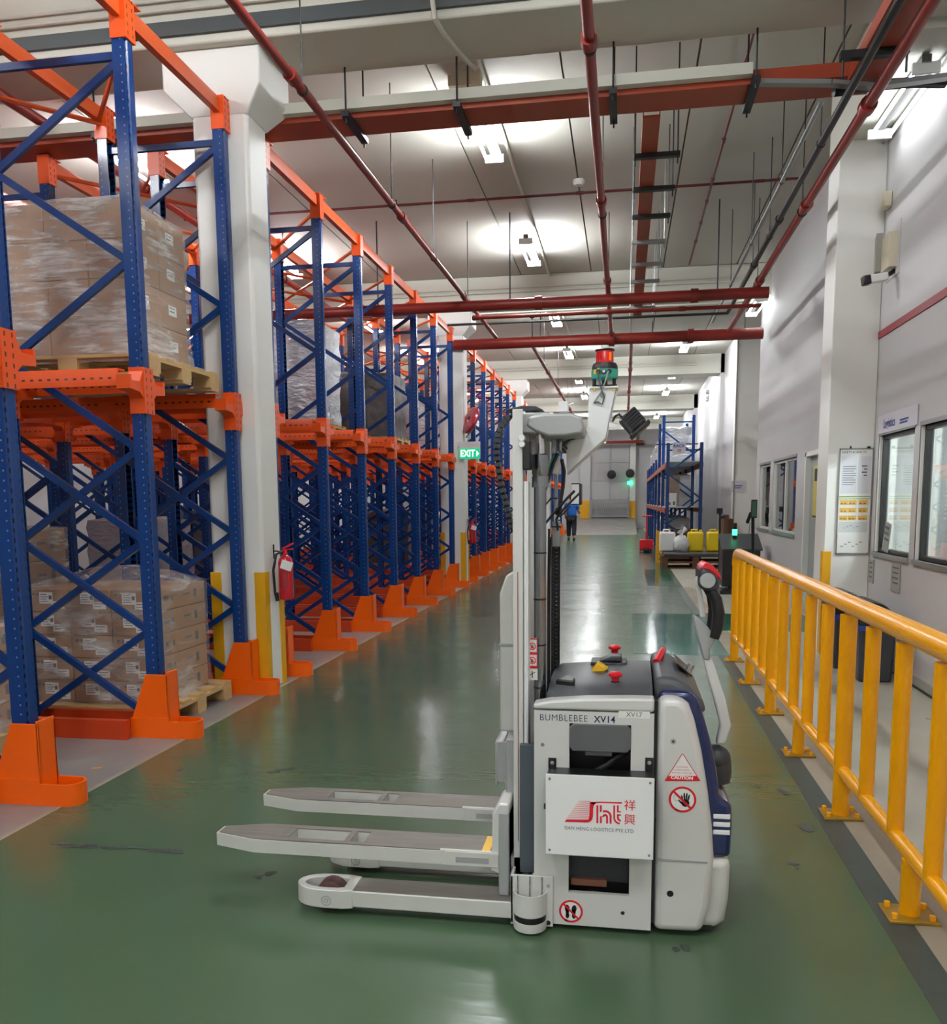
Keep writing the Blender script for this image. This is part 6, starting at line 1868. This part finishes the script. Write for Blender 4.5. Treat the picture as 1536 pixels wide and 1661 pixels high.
hose([(905, 735, 0), (898, 750, 0), (890, 775, 0), (882, 800, 0), (877, 830, 0), (876, 865, 0), (878, 900, .02)], .010, MT['black'])
hose([(901, 730, .02), (893, 752, .02), (886, 778, .02), (880, 802, .02), (875, 835, .02)], .006, MT['teal'])
hose([(914, 815, 0), (905, 808, 0), (893, 809, 0), (884, 820, 0), (878, 840, 0), (876, 860, 0)], .0045, MT['black'])
hose([(932, 796, -.03), (920, 808, -.03), (908, 822, -.02), (895, 836, 0), (884, 850, 0), (878, 875, 0)], .007, MT['black'])
hose([(940, 800, -.03), (928, 812, -.03), (914, 826, -.02), (902, 842, 0), (905, 860, .02)], .006, MT['black'])
hose([(925, 820, 0), (915, 832, 0), (908, 838, 0), (900, 832, 0)], .0045, MT['black'])
hose([(911, 745, 0), (915, 765, 0), (913, 790, 0), (909, 815, 0), (905, 835, 0)], .010, MT['dark_metal'])
hose([(920, 728, 0), (914, 720, 0), (922, 714, .02), (932, 712, .03)], .004, MT['black'])
hose([(918, 735, 0), (910, 725, 0), (918, 718, .02), (930, 708, .03)], .004, MT['black'])
a0_, a1_ = q(895, 697, 3.3), q(903, 736, 3.3)
build('valve_block', MB().box(a0_[0], a1_[0], 3.28, 3.34, a1_[1], a0_[1]), MT['alu'], A, bv=.003)
a0_, a1_ = q(905, 707, 3.3), q(912, 734, 3.3)
build('valve_body', MB().box(a0_[0], a1_[0], 3.28, 3.34, a1_[1], a0_[1]), MT['gunmetal'], A, bv=.008)
a0_, a1_ = q(908, 690, 3.42), q(922, 735, 3.42)
build('head_plate', MB().box(a0_[0], a1_[0], 3.40, 3.44, a1_[1], a0_[1]), MT['silver_dk'], A, bv=.004)
a0_, a1_ = q(897, 740, 3.4), q(909, 769, 3.4)
build('white_block', MB().box(a0_[0], a1_[0], 3.38, 3.44, a1_[1], a0_[1]), MT['box_white'], A, bv=.004)
a0_, a1_ = q(926, 784, 3.36), q(942, 819, 3.36)
tbx = build('terminal', MB().box(a0_[0], a1_[0], 3.36, 3.48, a1_[1], a0_[1]), MT['black'], A, bv=.004)
build('terminal_face', MB().box(a0_[0] + .0015, a1_[0] - .007, 3.354, 3.36, a1_[1] + .004, a0_[1] - .004), MT['box_white'], tbx)
a0_, a1_ = q(896, 846, 3.34), q(908, 887, 3.34)
gb = build('gland_box', MB().box(a0_[0], a1_[0], 3.33, 3.38, a1_[1], a0_[1]), MT['alu'], A, bv=.003)
build('box_strap', MB().box(a0_[0] - .004, a1_[0] + .004, 3.326, 3.384, a0_[1] - .022, a0_[1] - .017), MT['black'], gb)
gl = MB()
for x, y in ((899, 838), (906, 838), (903, 829)): gl.cyl((q(x, y, 3.35)[0], 3.35, q(x, y, 3.35)[1] - .012), (q(x, y, 3.35)[0], 3.35, q(x, y, 3.35)[1] + .012), .006, 8)
build('cable_gland', gl, MT['chrome'], A)

# ------------------------------------------------------------ carriage, forks, support legs
build('carriage_plate', MB().box(-.465, -.405, 3.30, 3.60, .66, 1.20).prism([(-.465, 1.20), (-.405, 1.20), (-.405, 1.29), (-.44, 1.27)], 'y', 3.30, 3.60), MT['fork_side'], A, bv=.008)
build('plate_joint', MB().box(-.467, -.41, 3.295, 3.605, 1.0, 1.008), MT['silver_dk'], A)
hc = q(826, 1046, 3.299)
disc('plate_hole', hc, .005, 3.2995, MT['black'], A, n=14)
build('carriage_bracket', MB().box(-.478, -.43, 3.30, 3.60, .455, .62).box(-.485, -.475, 3.30, 3.60, .44, .62), MT['silver_dk'], A, bv=.004)
disc('bracket_bolt', (-.448, .475), .008, 3.2995, MT['chrome'], A, n=14)
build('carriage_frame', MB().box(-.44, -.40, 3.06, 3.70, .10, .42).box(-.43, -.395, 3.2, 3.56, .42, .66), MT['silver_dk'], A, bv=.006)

ZF = .262
def fork(yc):
    wd = .17; ya, yb = yc - wd / 2, yc + wd / 2
    f = empty('fork_origin', (0, 0, 0))
    bpy.data.objects.remove(f)
    xt, xr = -1.575, -.44
    s = MB()
    zl, zh = ZF - .055, ZF - .004
    s.prism([(-1.27, ya), (-1.40, ya), (xt, yc - .035), (xt, yc + .035), (-1.40, yb), (-1.27, yb)], 'z', zl, zh)
    s.box(-1.27, -.965, ya, ya + .034, zl, zh).box(-1.27, -.965, yb - .034, yb, zl, zh)
    s.box(-1.045, -1.02, ya + .034, yb - .034, zl, zh).box(-.965, xr, ya, yb, zl, zh)
    fk = build('fork', s, MT['fork_side'], A)
    # cut-out for the roller: shown as a light well framed by the top plate
    t = MB(); za, zb = ZF - .004, ZF
    wx = [(-1.27, -1.045), (-1.02, -.965)]
    P = lambda x0, x1, y0, y1: t.box(x0, x1, y0, y1, za, zb)
    t.prism([(-1.30, ya + .006), (-1.40, ya + .006), (xt + .01, yc - .032), (xt + .01, yc + .032), (-1.40, yb - .006), (-1.30, yb - .006)], 'z', za, zb)
    P(-1.30, xr, ya + .006, ya + .035); P(-1.30, xr, yb - .035, yb - .006)
    P(-1.30, -1.27, ya + .035, yb - .035); P(-1.045, -1.02, ya + .035, yb - .035); P(-.965, xr, ya + .035, yb - .035)
    build('fork_top', t, MT['fork_top'], fk, bv=.001)
    build('fork_weld', MB().box(-.66, -.44, ya - .004, ya + .01, ZF - .006, ZF + .004).prism([(-.66, ZF - .055), (-.44, ZF - .055), (-.44, ZF), (-.64, ZF)], 'y', ya - .006, ya), MT['fork_side'], fk, bv=.002)
    build('fork_stamp', MB().box(-.60, -.475, ya - .0075, ya - .006, ZF - .041, ZF - .019), MT['silver_dk'], fk, bv=.001)
    build('fork_heel', MB().prism([(-.475, ZF - .07), (-.42, ZF - .09), (-.40, ZF - .09), (-.40, ZF + .19), (-.44, ZF + .19), (-.462, ZF + .15), (-.465, ZF + .03)], 'y', ya + .0, yb), MT['silver'], fk, bv=.008)
    return fk


f1 = fork(3.15); f2 = fork(3.61)
build('yellow_mark', MB().box(-.505, -.475, 3.075, 3.225, ZF, ZF + .0008).box(-.505, -.475, 3.062, 3.066, ZF - .03, ZF), MT['lamp_yellow'], f1)


def leg(yc, name='support_leg'):
    wd = .125; ya, yb = yc - wd / 2, yc + wd / 2
    lgx = build(name, MB().box(-1.0, -.385, ya, yb, .035, .098), MT['fork_side'], A, bv=.004)
    build('leg_top', MB().box(-.99, -.385, ya + .006, yb - .006, .098, .101), MT['fork_top'], lgx)
    # rounded wheel fork at the tip
    ring_o, ring_i = [], []
    cxl = -1.11
    pts = [(-.99, ya - .002), (-1.03, ya - .012)] + [(cxl + .115 * math.cos(t) * 1.0, yc + (wd / 2 + .012) * math.sin(t)) for t in [(-PI / 2) - i * PI / 10 for i in range(11)]] + [(-1.03, yb + .012), (-.99, yb + .002)]
    pin = [(-1.03, yc - .036), (-1.05, yc - .044)] + [(cxl + .085 * math.cos(t), yc + .046 * math.sin(t)) for t in [(-PI / 2) - i * PI / 10 for i in range(11)]] + [(-1.05, yc + .044), (-1.03, yc + .036)]
    n = len(pts)
    zb_, zt_ = .03, .102
    vs = [(x, y, zb_) for x, y in pts] + [(x, y, zt_) for x, y in pts] + [(x, y, zb_) for x, y in pin] + [(x, y, zt_) for x, y in pin]
    fs = []
    for i in range(n):
        j = (i + 1) % n
        fs += [(i, j, n + j, n + i), (2 * n + j, 2 * n + i, 3 * n + i, 3 * n + j), (n + i, n + j, 3 * n + j, 3 * n + i), (j, i, 2 * n + i, 2 * n + j)]
    tipm = build('wheel_fork', MB().add(vs, fs), MT['fork_side'], lgx, bv=.003)
    build('wheel', MB().lathe([(.0, -.034), (.05, -.034), (.058, -.028), (.058, .028), (.05, .034), (0, .034)], (-1.09, yc, .0585), 'y', 24), MT['rust_wheel'], lgx)
    disc('wheel_axle', (-1.09, .06), .02, ya - .0125, MT['silver_dk'], lgx, .016, 18)
    disc('axle_bolt', (-1.09, .06), .009, ya - .0125, MT['silver_dk'], lgx, .006, 14)


leg(3.08); leg(3.455)

# front corner bracket with its rounded bumper
build('corner_bracket', MB().box(-.39, -.235, YS - .012, YS - .004, .015, .205).box(-.39, -.38, YS - .012, 3.70, .02, .20), MT['silver'], A, bv=.002)
bcx = -.318
cb = build('corner_bumper', MB().lathe([(.059, .068), (.061, .07), (.061, .15), (.057, .15), (.057, .068)], (bcx, YS - .012, 0), n=24, a0=PI, a1=2 * PI), MT['silver'], A)
build('bumper_slot', MB().lathe([(.052, .04), (.058, .045), (.058, .066), (.052, .068)], (bcx, YS - .012, 0), n=24, a0=PI, a1=2 * PI), MT['black'], cb)
build('bumper_base', MB().lathe([(0, .012), (.060, .012), (.061, .016), (.061, .044), (0, .044)], (bcx, YS - .012, 0), n=24, a0=PI, a1=2 * PI), MT['silver'], cb)
wr_ = MB()
for dx in (-.044, 0, .044): wr_.cyl((bcx + dx, YS - .02, .10), (bcx + dx, YS - .02, .205), .0022, 6)
build('guard_wire', wr_, MT['chrome'], cb)
disc('bracket_bolt', (-.252, .17), .007, YS - .0125, MT['silver_dk'], A, n=14)
disc('bracket_bolt', (-.252, .03), .009, YS - .0125, MT['black'], A, n=14)
build('drive_wheel', MB().cyl((.2, 3.25, .115), (.2, 3.5, .115), .112, 24), MT['rubber'], A)
for y in (3.12, 3.62):
    build('castor_wheel', MB().cyl((-.1, y - .03, .06), (-.1, y + .03, .06), .058, 20), MT['rubber'], A)
